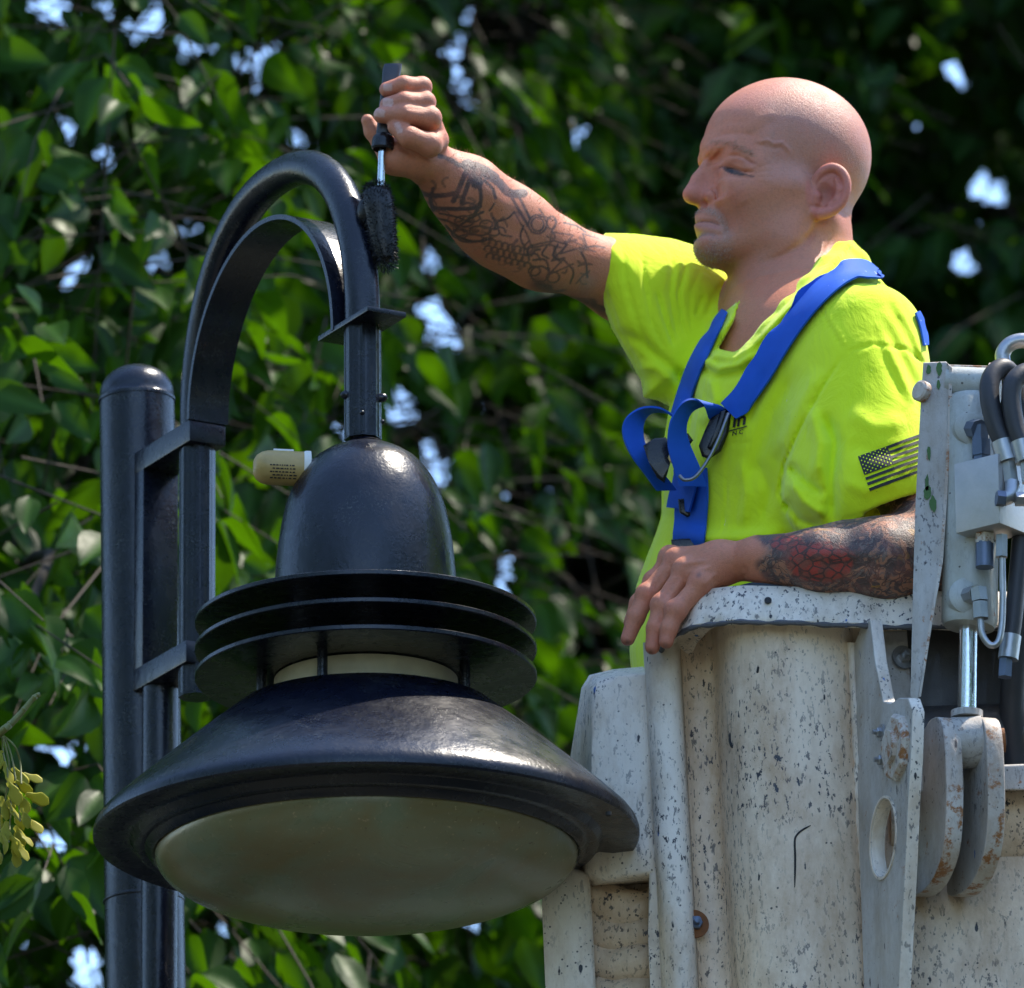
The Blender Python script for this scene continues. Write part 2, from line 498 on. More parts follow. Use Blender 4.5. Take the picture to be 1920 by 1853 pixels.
# neck tube: left leg, tall arch, right leg
RT = 0.0212
R1, RISE = 0.216, 0.258
path = [L(-0.43, 0, V(367, 1306, 0.38)[2]), L(-0.43, 0, zlow), L(-0.43, 0, zs - 0.10), L(-0.43, 0, zs)]
for a in np.linspace(0.0, math.pi, 33)[1:-1]: path.append(L(-R1 - R1 * math.copysign(abs(math.cos(a)) ** 0.90, math.cos(a)), 0, zs + RISE * math.sin(a) ** 0.90))
zb = V(684, 822, 0.0)[2]
path += [L(0, 0, zs), L(0, 0, zs - 0.05), L(0, 0, zb)]
def swept_oct(pts, r, seg=8, rnd=0.0):
    v, q, t = tube_arrays(pts, r, seg, True, up=WD); return v, q, t
v, q, t = tube_arrays(path, RT, 20, True)
neck = link('neck_tube', mesh_np('neck_tube', v, q, t), M_LAMP, lamp); neck.data.set_sharp_from_angle(angle=math.radians(40))
tube('socket_sleeve', [L(0, 0, zs - 0.004), L(0, 0, zb - 0.002)], 0.0222, M_LAMP, lamp, 8, sharp=20)
tube('foot_sleeve', [L(-0.43, 0, zs - 0.03), L(-0.43, 0, V(367, 1310, 0.38)[2])], 0.0222, M_LAMP, lamp, 8, sharp=20)
# flat band inside the arch
bm = bmesh.new(); ring = []
RS_, RISE_S = 0.191, 0.197
aa = [None] + list(np.linspace(0, math.pi, 41)) + [None]
for i, a in enumerate(np.linspace(0, math.pi, 49)):
    c, s_ = math.cos(a), math.sin(a)
    row = []
    for rr, rz in ((RS_, RISE_S), (RS_ - 0.006, RISE_S - 0.006)):
        for w in (-0.027, 0.027): row.append(bm.verts.new(L(-0.215 - rr * c, w, zs - 0.001 + rz * s_)))
    ring.append(row)
for r0, r1 in zip(ring[:-1], ring[1:]):
    for a, b in ((0, 1), (1, 3), (3, 2), (2, 0)): bm.faces.new((r0[a], r0[b], r1[b], r1[a]))
for r0 in (ring[0], ring[-1]): bm.faces.new((r0[0], r0[1], r0[3], r0[2]))
link('arch_band', bm_mesh('arch_band', bm, True, 40), M_LAMP, lamp)
bm = bmesh.new(); bm_box(bm, L(-0.002, 0, zs), (0.125, 0.052, 0.0065), (BD, WD, ZD), 0.0012)
link('collar_plate', bm_mesh('collar_plate', bm, True, 35), M_LAMP, lamp)
# acorn bolts in the neck
for px_, py_, dy_, dirv in ((649, 741, -0.005, (-1, -0.1, 0)), (716, 746, -0.004, (1, -0.1, 0)), (679, 774, -0.022, (0, -1, 0)), (716, 791, 0.004, (1, 0, 0)), (690, 527, -0.012, (0.3, -1, 0))):
    r_ = 0.0055 if dirv[0] and py_ < 760 and py_ > 700 else 0.0030
    d_ = unit(dirv)
    lathe('bolt', [(r_, -0.006), (r_, 0.001), (r_ * 0.85, r_ * 0.7), (r_ * 0.5, r_ * 1.15), (0.0002, r_ * 1.3)], V(px_, py_, dy_), M_LAMP, lamp, 14, d_)
# luminaire on its own axis
AX0 = V(686, 1250, 0.0)
def zy(y): return V(686, y, 0.0)[2]
AO = np.array([AX0[0], AX0[1], 0.0])
K = PX * 1.0
dome = [(0.001, zy(826)), (22 * K, zy(829))] + [(r * K, zy(y)) for r, y in ((52, 839), (74, 849), (96, 863), (114, 881), (128, 901), (141, 925), (150, 950), (158, 984), (164, 1020), (168, 1056), (171, 1100), (172, 1166))]
dome += [(160 * K, zy(1166)), (0.001, zy(1166))]
lathe('dome_housing', dome, AO, M_LAMP, lamp, 96)
lathe('neck_fitting', [(26 * K, zy(808)), (27 * K, zy(826)), (36 * K, zy(832)), (10 * K, zy(836))], AO, M_LAMP, lamp, 32)
for yc in (1168, 1219, 1269):
    t_ = 0.0062
    lathe('cooling_fin', [(100 * K, zy(yc) + t_ / 2), (318 * K, zy(yc) + t_ / 2), (320 * K, zy(yc) + t_ / 2 - 0.001), (320 * K, zy(yc) - t_ / 2 + 0.001), (318 * K, zy(yc) - t_ / 2), (100 * K, zy(yc) - t_ / 2), (100 * K, zy(yc) + t_ / 2)], AO, M_LAMP, lamp, 128)
lathe('fin_core', [(150 * K, zy(1172)), (150 * K, zy(1266)), (120 * K, zy(1275)), (0.001, zy(1275)), (0.001, zy(1172)), (150 * K, zy(1172))], AO, M_LAMP, lamp, 48)
lathe('refractor_ring', [(172 * K, zy(1276)), (176 * K, zy(1340)), (168 * K, zy(1340)), (164 * K, zy(1276)), (172 * K, zy(1276))], AO, M_REFR, lamp, 72)
for ang in (248, 335, 30, 150, 200):
    c = AO + np.array([math.cos(math.radians(ang)) * 205 * K, math.sin(math.radians(ang)) * 205 * K, 0])
    tube('spacer_rod', [c + ZD * zy(1269), c + ZD * zy(1345)], 0.0062, M_LAMP, lamp, 14)
shade = [(236 * K, zy(1330)), (240 * K, zy(1331)), (300 * K, zy(1377)), (360 * K, zy(1425)), (420 * K, zy(1474)), (470 * K, zy(1517)), (496 * K, zy(1541)), (505 * K, zy(1553)), (508 * K, zy(1562)), (508 * K, zy(1571)), (505 * K, zy(1575)),
         (470 * K, zy(1577)), (446 * K, zy(1573)), (440 * K, zy(1575)), (430 * K, zy(1588)), (424 * K, zy(1590)), (412 * K, zy(1590)), (404 * K, zy(1600)), (398 * K, zy(1603)), (392 * K, zy(1600)), (380 * K, zy(1580)),
         (300 * K, zy(1400)), (230 * K, zy(1340)), (236 * K, zy(1330))]
lathe('bell_shade', shade, AO, M_LAMP, lamp, 160, sharp=30)
lathe('shade_lid', [(0.001, zy(1338)), (232 * K, zy(1340)), (232 * K, zy(1344)), (0.001, zy(1346))], AO, M_LAMP, lamp, 48)
lens = [(393 * K * math.cos(a), zy(1601) - 0.074 * math.sin(a)) for a in np.linspace(0, math.pi / 2 - 0.003, 22)]
lathe('glass_lens', lens + [(0.0005, zy(1601) - 0.072), (380 * K, zy(1596))], AO, M_LENS, lamp, 128, sharp=60)
lathe('rim_screw', [(0.0035, -0.002), (0.0035, 0.002), (0.002, 0.003), (0.0001, 0.003)], V(1141, 1526, -0.15), M_INK, lamp, 12, (0, 0, -1))
# photocell on the side of the dome
pc0, pc1 = V(482, 876, -0.02), V(572, 880, -0.015)
pd = unit(pc1 - pc0); pl_ = np.linalg.norm(pc1 - pc0)
cell = lathe('photocell', [(0.0005, -0.005), (0.008, -0.0045), (0.0145, -0.001), (0.0185, 0.005), (0.0203, 0.012), (0.0206, 0.02), (0.0206, pl_ - 0.002), (0.019, pl_)], pc0, M_TAN, lamp, 40, pd)
lathe('photocell_collar', [(0.0208, pl_ - 0.002), (0.0218, pl_), (0.0218, pl_ + 0.006), (0.012, pl_ + 0.008), (0.012, pl_ + 0.06), (0.001, pl_ + 0.06)], pc0, M_OFFW, cell, 32, pd)
bm = bmesh.new(); bm_box(bm, V(532, 847, -0.012), (0.024, 0.012, 0.003), (pd, (0, 1, 0), np.cross(pd, (0, 1, 0))), 0.0008)
link('photocell_tab', bm_mesh('photocell_tab', bm), M_FOIL, cell)
# printed lines on the photocell
bm = bmesh.new(); up = unit(np.cross(pd, (0, 1.0, 0)));  
if up[2] < 0: up = -up
for row in range(5):
    a = math.radians(-8 - row * 11)           # round the barrel, below the middle
    nn = np.array([0, -1.0, 0]) * math.cos(a) + up * math.sin(a)
    x = 0.016 + 0.003 * (row % 2)
    while x < 0.046:
        wl_ = rng.uniform(0.0012, 0.0042)
        bm_box(bm, pc0 + pd * (x + wl_ / 2) + nn * 0.0207, (wl_, 0.0016, 0.0006), (pd, np.cross(nn, pd), nn))
        x += wl_ + rng.uniform(0.0008, 0.002)
link('photocell_print', bm_mesh('photocell_print', bm), M_INK, cell)
# ================================================================== lift bucket and its leveling gear
def spattered(name, base, dirt, dens=0.5, rust=0.0, dark=0.25, rough=0.45):
    """chipped white paint with drips, chips and grime"""
    n = NT(name); p = n.pos()
    c = n.mix(n.noise(p, 9, 6, 0.65), base, tuple(x * 0.80 for x in base))
    grime = n.ramp(n.noise(n.mapping(p, (1, 1, 0.5)), 14, 7, 0.7), [(0.42, 0.0), (0.70, 1.0)])
    c = n.mix(n.math('MULTIPLY', grime, 0.80), c, dirt)
    streak = n.ramp(n.noise(n.mapping(p, (26, 26, 2.2)), 3.0, 5, 0.65), [(0.52, 0.0), (0.78, 1.0)])
    c = n.mix(n.math('MULTIPLY', streak, 0.16), c, tuple(x * 0.6 for x in dirt))
    # scratches: tiny dark slanted flecks
    fl = n.ramp(n.noise(n.mapping(p, (1, 1, 0.35), rot=(0, 0.7, 0)), 210, 3, 0.6), [(0.60, 0.0), (0.64, 1.0)])
    fl2 = n.ramp(n.noise(n.mapping(p, (1, 1, 0.55), rot=(0, -0.5, 0)), 150, 4, 0.65), [(0.60, 0.0), (0.625, 1.0)])
    zone = n.ramp(n.noise(p, 5, 3, 0.5), [(0.62 - dens * 0.3, 0.12), (0.82 - dens * 0.3, 1.0)])
    fl = n.math('MULTIPLY', n.math('MAXIMUM', n.math('MULTIPLY', fl, 0.75), fl2), zone, clamp=True)
    c = n.mix(fl, c, (0.035, 0.038, 0.050))
    dots = n.ramp(n.math('ADD', n.vor(p, 105), n.math('MULTIPLY', n.noise(p, 210, 2), 0.25)), [(0.235, 1.0), (0.265, 0.0)])
    c = n.mix(n.math('MULTIPLY', dots, n.ramp(n.noise(n.mapping(p, loc=(2, 7, 1)), 13, 4, 0.6), [(0.46, 0.0), (0.56, 0.9)])), c, (0.05, 0.045, 0.045))
    # paint drips, near-black and blue, long in z
    dr = n.vor(n.mapping(p, (1, 1, 0.30)), 52, rand=1.0)
    wob = n.noise(p, 60, 3, 0.6)
    dr = n.ramp(n.math('ADD', dr, n.math('MULTIPLY', wob, 0.30)), [(0.22, 1.0), (0.25, 0.0)])
    which = n.ramp(n.noise(p, 11, 2, 0.5), [(0.52 - dark * 0.13, 0.0), (0.545 - dark * 0.13, 1.0)])
    inkc = n.mix(n.ramp(n.noise(p, 17, 1, 0.5), [(0.58, 0.0), (0.62, 1.0)]), (0.018, 0.020, 0.028), (0.03, 0.12, 0.36))
    c = n.mix(n.math('MULTIPLY', dr, which), c, inkc)
    if rust > 0:
        rm = n.ramp(n.noise(p, 44, 7, 0.75), [(0.66 - rust * 0.12, 0.0), (0.74 - rust * 0.12, 1.0)])
        c = n.mix(rm, c, n.mix(n.noise(p, 120, 4, 0.6), (0.20, 0.062, 0.016), (0.42, 0.19, 0.06)))
    hh = n.math('ADD', n.noise(p, 130, 5, 0.7), n.math('MULTIPLY', fl, -0.6))
    n.P(base=c, rough=n.ramp(n.noise(p, 40, 4), [(0.3, rough - 0.1), (0.7, rough + 0.2)]), normal=n.bump(hh, 0.28, 0.0035), coat=0.08)
    return n.m
M_BKT = spattered('spattered_white_fibreglass', (0.92, 0.75, 0.57), (0.42, 0.25, 0.12), 0.95)
M_RIM = spattered('heavily_spattered_rim', (0.91, 0.81, 0.68), (0.34, 0.23, 0.13), 1.3, dark=1.2)
M_RIB = spattered('scuffed_white_rib', (0.93, 0.84, 0.72), (0.48, 0.34, 0.21), 0.75, dark=0.9)
M_GREYP = spattered('weathered_grey_paint', (0.56, 0.54, 0.51), (0.28, 0.22, 0.15), 0.4, 0.4, rough=0.5)
M_RUSTP = spattered('rusty_edge_paint', (0.66, 0.62, 0.56), (0.32, 0.20, 0.11), 0.3, 1.2)
M_CYL = spattered('pale_cylinder_paint', (0.50, 0.53, 0.50), (0.32, 0.30, 0.24), 0.1, 0.25, rough=0.4)
M_DARKM = spattered('grimy_dark_steel', (0.045, 0.042, 0.040), (0.02, 0.02, 0.02), 0.3)
M_CHROME = simple('chromed_rod', (0.75, 0.75, 0.74), 0.16, 1.0, 0.08)
M_STEEL = simple('dull_zinc_steel', (0.38, 0.39, 0.40), 0.38, 0.85, 0.3, 60)
M_ALU = simple('brushed_aluminium', (0.46, 0.44, 0.42), 0.42, 0.7, 0.2, 50)
M_HOSE = simple('black_rubber_hose', (0.028, 0.028, 0.032), 0.5, 0, 0.3)
M_BLUEG = simple('blue_grey_fitting', (0.12, 0.15, 0.21), 0.35, 0.5, 0.25)
M_RUST = simple('brown_rust', (0.22, 0.085, 0.03), 0.85, 0, 0.5, 90, 0.4)
M_GREENP = simple('green_paint_smear', (0.05, 0.13, 0.025), 0.6, 0, 0.4)

def lean(px, py): return px + (py - 1250) * 0.054
def BK(px, py, dy): return V(lean(px, py), py, dy)
BOT = 2870
bucket = empty('lift_bucket', tuple(V(1560, BOT, 0.2)))
tag(bucket, 'paint-spattered white fibreglass lift bucket holding the worker', 'bucket')
def wall_strip(name, plan, ys, mat, parent, thick=0.012, smooth=50):
    """vertical moulded wall: plan = [(px, dy)], swept down the pixel rows ys; inner skin added"""
    bm = bmesh.new(); rows = []
    for y in ys: rows.append([bm.verts.new(BK(x, y, d)) for x, d in plan])
    rows2 = []
    for y in ys: rows2.append([bm.verts.new(BK(x, y, d + thick)) for x, d in plan])
    for R in (rows, rows2):
        for a, b in zip(R[:-1], R[1:]):
            for i in range(len(plan) - 1): bm.faces.new((a[i], a[i + 1], b[i + 1], b[i]))
    for k in (0, -1):
        for i in range(len(plan) - 1): bm.faces.new((rows[k][i], rows[k][i + 1], rows2[k][i + 1], rows2[k][i]))
        for a, b, c, d in zip(rows[:-1], rows[1:], rows2[1:], rows2[:-1]): bm.faces.new((a[k], b[k], c[k], d[k]))
    return link(name, bm_mesh(name, bm, True, smooth), mat, parent)
plan = spline([(1278, 0.035), (1290, 0.046), (1315, 0.048), (1336, 0.040), (1344, 0.014), (1354, -0.016), (1376, -0.046), (1415, -0.066), (1470, -0.074), (1530, -0.070), (1575, -0.056), (1596, -0.040)], 48).tolist()
plan += [(1602, -0.034), (1660, -0.034), (1760, -0.034), (1990, -0.030)]
wall = wall_strip('wall', plan, [1150, 1200, 1300, 1500, 1700, 1900, 2200, BOT], M_BKT, bucket)
# the other three sides and the floor
bm = bmesh.new()
pts = [(1278, 0.045), (1235, 0.16), (1240, 0.60), (1960, 0.62), (1988, -0.02)]
tops = [1240, 1262, 1330, 1330, 1150]
up_ = [bm.verts.new(BK(x, t_, d)) for (x, d), t_ in zip(pts, tops)]
lo_ = [bm.verts.new(BK(x, BOT, d)) for x, d in pts]
for i in range(4): bm.faces.new((up_[i], up_[i + 1], lo_[i + 1], lo_[i]))
o = link('wall', bm_mesh('wall', bm), M_BKT, bucket)
sm = o.modifiers.new('thick', 'SOLIDIFY'); sm.thickness = 0.012; sm.offset = 1
bm = bmesh.new(); bm.faces.new([bm.verts.new(BK(x, BOT - 20, d)) for x, d in [(1278, 0.04), (1470, -0.06), (1990, -0.02), (1962, 0.61), (1240, 0.60)]])
o = link('floor_pan', bm_mesh('floor_pan', bm), M_BKT, bucket); sm = o.modifiers.new('thick', 'SOLIDIFY'); sm.thickness = 0.015
# rolled rim: a lip swept round the corner and along the near wall
rp = spline([(1284, 1246, .075), (1284, 1214, .050), (1296, 1180, .014), (1322, 1155, -.020), (1368, 1143, -.042), (1440, 1142, -.054), (1540, 1146, -.058), (1640, 1150, -.056), (1760, 1152, -.052), (1980, 1154, -.046)], 60)
sec = [(-0.012, 0.024), (0.004, 0.027), (0.020, 0.022), (0.030, 0.006), (0.036, -0.012), (0.042, -0.026), (0.038, -0.031), (0.030, -0.026), (0.018, -0.014), (0.006, -0.012), (-0.010, -0.014)]
bm = bmesh.new(); rows = []
P3 = np.array([V(x, y, d) for x, y, d in rp]); TT = np.gradient(P3, axis=0)
for i, (p_, t_) in enumerate(zip(P3, TT)):
    t_ = unit(t_); out = unit(np.cross(t_, ZD)); 
    if out[1] > 0 and i > 8: out = -out
    if i <= 8 and out[0] > 0: out = -out
    upv = unit(np.cross(out, t_)); upv = upv if upv[2] > 0 else -upv
    k_ = 0.55 + 0.45 * min(1, i / 14)
    wav = 1 + 0.05 * math.sin(i * 0.9)
    rows.append([bm.verts.new(p_ + out * a * k_ * wav + upv * b * k_) for a, b in sec])
for a, b in zip(rows[:-1], rows[1:]):
    for i in range(len(sec)): bm.faces.new((a[i], a[(i + 1) % len(sec)], b[(i + 1) % len(sec)], b[i]))
bm.faces.new(rows[0]); bm.faces.new(rows[-1])
rim_o = link('rim', bm_mesh('rim', bm, True, 60), M_RIM, bucket)
M_CHIP = spattered('chipped_dark_edge', (0.10, 0.10, 0.11), (0.05, 0.05, 0.05), 0.6, dark=0.5)
edge_pts = [np.array(v.co) for v in rim_o.data.vertices]
ns_ = len(sec); ee = [(edge_pts[i * ns_ + 5] + edge_pts[i * ns_ + 6]) / 2 for i in range(2, 60)]
tube('rim_edge', spline(ee, 160), [0.0030 + 0.0012 * math.sin(i * 0.7) * math.sin(i * 0.23) for i in range(160)], M_CHIP, rim_o, 8)
for px_, py_ in ((1440, 1116), (1503, 1152), (1575, 1148), (1400, 1142)):
    lathe('rim_hole', [(0.0042, -0.001), (0.0042, 0.0012), (0.0001, 0.0012)], V(px_, py_ + 10, -0.087), M_INK, rim_o, 14, (0, -1, 0.35))
# bright upright rib at the corner
def slab(name, outline, dy0, dy1, mat, parent, bevel=0.004, pos=None, smooth=35):
    """plate whose outline is given in pixels at depth dy0, thick to dy1"""
    f_ = BK if pos is None else pos
    bm = bmesh.new(); a = [bm.verts.new(f_(x, y, dy0)) for x, y in outline]; b = [bm.verts.new(f_(x, y, dy1)) for x, y in outline]
    fa = bm.faces.new(a); bm.faces.new(b[::-1])
    for i in range(len(a)): bm.faces.new((a[i], b[i], b[(i + 1) % len(a)], a[(i + 1) % len(a)]))
    if bevel:
        es = [e for e in bm.edges if all(v in a for v in e.verts)]
        bmesh.ops.bevel(bm, geom=es, offset=bevel, segments=3, profile=0.6, affect='EDGES')
    return link(name, bm_mesh(name, bm, True, smooth), mat, parent)
wall_strip('corner_rib', [(1208, 0.075), (1210, 0.036), (1214, 0.020), (1222, 0.012), (1236, 0.008), (1252, 0.008), (1264, 0.010), (1273, 0.018), (1277, 0.034), (1279, 0.060)],
           [1205, 1230, 1300, 1500, 1700, 1900, BOT], M_RIB, bucket, 0.006)
# step moulding on the left side
bm = bmesh.new()
def stepv(x, y, d): return bm.verts.new(BK(x, y, d))
front = [(1212, 1262, .050), (1160, 1268, .052), (1122, 1276, .056), (1108, 1292, .060), (1100, 1420, .062), (1092, 1560, .066), (1090, 1636, .068), (1110, 1652, .066), (1212, 1640, .052)]
left_ = [(1206, 1250, .18), (1150, 1255, .18), (1104, 1266, .18), (1088, 1290, .18), (1060, 1420, .18), (1046, 1560, .18), (1046, 1636, .18), (1070, 1670, .18), (1206, 1660, .18)]
fa = [stepv(*p) for p in front]; fb = [stepv(*p) for p in left_]
bm.faces.new(fa)
for i in range(len(fa)): bm.faces.new((fa[i], fb[i], fb[(i + 1) % len(fa)], fa[(i + 1) % len(fa)]))
es = [e for e in bm.edges if all(v in fa for v in e.verts)]
bmesh.ops.bevel(bm, geom=es, offset=0.010, segments=4, profile=0.5, affect='EDGES')
link('step', bm_mesh('step', bm, True, 50), M_RIB, bucket)
slab('step_back', [(1000, 1600), (1085, 1640), (1085, 2300), (985, 2300), (992, 1700)], 0.10, 0.16, M_RIB, bucket, 0.006)
# recess below the step with its moulded ridges
slab('step_recess', [(1080, 1630), (1214, 1630), (1214, 2300), (1080, 2300)], 0.15, 0.17, M_BKT, bucket, 0)
for k_, (yy, xx) in enumerate(((1700, 1150), (1752, 1148), (1806, 1146), (1870, 1146))):
    pts_ = [BK(xx - 62, yy - 10, .150), BK(xx - 20, yy + 6, .140), BK(xx + 30, yy + 8 - k_ * 4, .132), BK(xx + 66, yy - 4, .142)]
    tube('moulded_ridge', spline(pts_, 14), [0.027 - 0.001 * k_ + 0.003 * math.sin(i * 0.5 + k_ * 1.7) for i in range(14)], M_BKT, bucket, 14)
slab('recess_side_panel', [(1196, 1640), (1214, 1620), (1240, 2300), (1180, 2300), (1188, 1750)], 0.055, 0.10, M_RIM, bucket, 0.003)  # spattered panel at the right side of the recess
# corner bolt with its rusty washer
def hexbolt(name, c, axis, r, mat, parent, wmat=None, wr=1.7):
    o = lathe(name, [(r, 0.0), (r, r * 0.9), (r * 0.85, r * 1.05), (0.0003, r * 1.05)], c, mat, parent, 6, axis, sharp=20)
    lathe('washer', [(r * wr, -0.001), (r * wr, r * 0.28), (r * 0.6, r * 0.30)], c, wmat or mat, o, 24, axis)
    lathe('stud', [(r * 0.5, r * 0.9), (r * 0.5, r * 1.9), (0.0003, r * 1.95)], c, mat, o, 14, axis)
    return o
def wall_dy(px, py): return float(np.interp(px - (py - 1250) * 0.054, [p[0] for p in plan], [p[1] for p in plan]))
for path_, r_ in (([(1520, 1548), (1505, 1556), (1494, 1566), (1490, 1578), (1491, 1610), (1490, 1664)], 0.0013), ([(1369, 1374), (1370, 1392), (1374, 1402)], 0.0022), ([(1422, 1250), (1420, 1262)], 0.0016)):
    pp_ = spline(path_, 16); tube('paint_drip', [V(x, y, wall_dy(x, y) - 0.0002) for x, y in pp_], r_ * np.interp(np.linspace(0, 1, 16), [0, 0.12, 0.9, 1], [0.3, 0.9, 1.0, 0.4]), M_INK, bucket, 8)
hexbolt('corner_bolt', BK(1276, 1733, 0.030), (0.25, -1, 0.1), 0.0085, M_BLUEG, bucket, M_RUST, 2.0)

# ---------------------------------------------------------------- leveling gear
gear = empty('leveling_gear', tuple(V(1800, 2300, 0.05)))
tag(gear, 'rust-streaked hydraulic leveling cylinder, hoses and steel brackets beside the bucket', 'hydraulic gear')
# backing plate with bolt
slab('backing_plate', [(1612, 1186), (1722, 1182), (1712, 1330), (1640, 1420), (1612, 1300)], -0.046, -0.0342, M_GREYP, gear, 0.002)
hexbolt('plate_bolt', V(1694, 1233, -0.048), (0.35, -1, 0.15), 0.0085, M_STEEL, gear)
# weld strip
bm = bmesh.new(); prev = None
for i in range(60):
    y = 1205 + i * 12; w_ = 8 + rng.uniform(-1.5, 1.5)
    r_ = [bm.verts.new(BK(1598 - w_ + rng.uniform(-1, 1), y, -0.045)), bm.verts.new(BK(1600, y, -0.055 - rng.uniform(0, 0.003))), bm.verts.new(BK(1601 + w_ + rng.uniform(-1, 1), y, -0.046))]
    if prev:
        for k_ in (0, 1): bm.faces.new((prev[k_], prev[k_ + 1], r_[k_ + 1], r_[k_]))
    prev = r_
link('weld_strip', bm_mesh('weld_strip', bm, True), M_RIB, gear)
# gusset plates that stick out towards the viewer; (s,z) outlines in their own plane
GD = unit((0.28, -0.96, 0))
def gusset(name, base, outline, thick, mat, holes=(), parent=gear, edge_mat=None, gd=GD):
    """outline in metres: (out from the wall, up); base = wall foot point; holes = (s,z,r)"""
    nrm = np.cross(gd, ZD); nrm = unit(nrm)
    def P3_(s, z, t_): return np.array(base) + gd * s + ZD * z + nrm * t_
    cu = bpy.data.curves.new(name, 'CURVE'); cu.dimensions = '2D'; cu.fill_mode = 'BOTH'; cu.extrude = thick / 2; cu.bevel_depth = 0.0015; cu.bevel_resolution = 1
    def addsp(pts):
        spn = cu.splines.new('POLY'); spn.points.add(len(pts) - 1); spn.use_cyclic_u = True
        for pt, (x, y) in zip(spn.points, pts): pt.co = (x, y, 0, 1)
    addsp(outline)
    for s0, z0, r0 in holes: addsp([(s0 + r0 * math.cos(a), z0 + r0 * math.sin(a)) for a in np.linspace(0, 2 * math.pi, 28, endpoint=False)])
    tmp = bpy.data.objects.new('tmp', cu); COL.objects.link(tmp)
    dg = bpy.context.evaluated_depsgraph_get(); me = bpy.data.meshes.new_from_object(tmp.evaluated_get(dg)); bpy.data.objects.remove(tmp)
    me.name = name
    M_ = Matrix(((gd[0], 0, nrm[0], base[0]), (gd[1], 0, nrm[1], base[1]), (gd[2], 1, nrm[2], base[2]), (0, 0, 0, 1)))
    me.transform(M_); me.materials.clear()
    if edge_mat:
        me.materials.append(mat); me.materials.append(edge_mat)
        for p in me.polygons:
            if abs(np.dot(p.normal, nrm)) < 0.7: p.material_index = 1
        return link(name, me, None, parent)
    return link(name, me, mat, parent)
SPX = GD[0] * 1620.0                # pixels to the right for one metre out along a gusset
def gz(px, y, px0, base_y, dy0):   # helper: (s,z) in a gusset for a pixel
    s = (px - px0) / SPX
    dy = dy0 + GD[1] * s
    z = V(px, y, dy)[2] - V(px0, base_y, dy0)[2]
    return (s, z)
# plate with the big round hole
o_ = [(1618, 1215), (1634, 1168), (1646, 1166), (1652, 1240), (1664, 1318), (1676, 1322), (1690, 1312), (1704, 1312), (1710, 1335), (1706, 1420), (1700, 1500), (1692, 1640), (1678, 1853), (1665, 2100), (1625, 2100)]
b0 = V(1618, 1500, -0.046)
gs = gusset('pierced_gusset', b0, [gz(x, y, 1618, 1500, -0.046) for x, y in o_], 0.012, M_GREYP, [(*gz(1660, 1572, 1618, 1500, -0.046), 0.046)], edge_mat=M_RIB)
hz = gz(1660, 1572, 1618, 1500, -0.046); hc = b0 + GD * hz[0] + ZD * hz[1]
nrmG = unit(np.cross(GD, ZD))
lathe('hole_collar', [(0.0455, -0.009), (0.0485, -0.009), (0.0485, 0.009), (0.0455, 0.009), (0.0455, -0.009)], hc, M_RIB, gear, 40, nrmG)
# bolted flange on it
fc = V(1684, 1402, -0.046 + GD[1] * (1684 - 1618) / SPX - 0.01)
fl_o = lathe('bolted_flange', [(0.040, -0.010), (0.040, 0.006), (0.036, 0.010), (0.020, 0.010), (0.020, 0.016), (0.001, 0.016)], fc - nrmG * 0.002, M_RUSTP, gear, 8, -nrmG if nrmG[0] > 0 else nrmG, sharp=20)
for px_, py_ in ((1652, 1374), (1655, 1426)):
    hexbolt('flange_bolt', V(px_, py_, -0.15), (-1, -0.4, 0), 0.0058, M_STEEL, gear)
# the tall tapering lever plate in front of the worker's elbow
DL = -0.155
def VP(x, y, d): return V(x, y, d)
lev = [(1731, 680), (1774, 678), (1783, 692), (1779, 800), (1772, 930), (1764, 1052), (1745, 1160), (1722, 1310), (1710, 1322), (1707, 1300), (1712, 1100), (1716, 960), (1721, 860), (1726, 760)]
lp = slab('lever_plate', lev, DL, DL + 0.016, M_GREYP, gear, 0.0018, VP)
edge = [(1776, 680), (1786, 690), (1783, 800), (1776, 932), (1768, 1054), (1749, 1162), (1727, 1306), (1722, 1308), (1744, 1160), (1762, 1052), (1770, 930), (1777, 800), (1781, 692)]
slab('lever_edge', edge, DL - 0.004, DL + 0.012, M_RUSTP, gear, 0.001, VP)
lathe('pivot_bolt', [(0.0125, 0), (0.0125, 0.008), (0.010, 0.010), (0.005, 0.010), (0.0001, 0.010)], V(1733, 736, DL - 0.001), M_RUSTP, gear, 24, (-0.75, -0.65, 0.1))
for k_, (x_, y_, sx, sy) in enumerate(((1741, 693, 5, 9), (1761, 690, 6, 14), (1760, 722, 4, 9), (1742, 850, 4, 14), (1740, 925, 8, 13), (1749, 945, 7, 16), (1738, 905, 4, 16))):
    ov = [(x_ + sx * math.cos(a) * rng.uniform(.7, 1.2), y_ + sy * math.sin(a) * rng.uniform(.7, 1.2)) for a in np.linspace(0, 2 * math.pi, 14, endpoint=False)]
    slab('paint_smear', ov, DL - 0.0012, DL + 0.002, M_GREENP, gear, 0, VP)
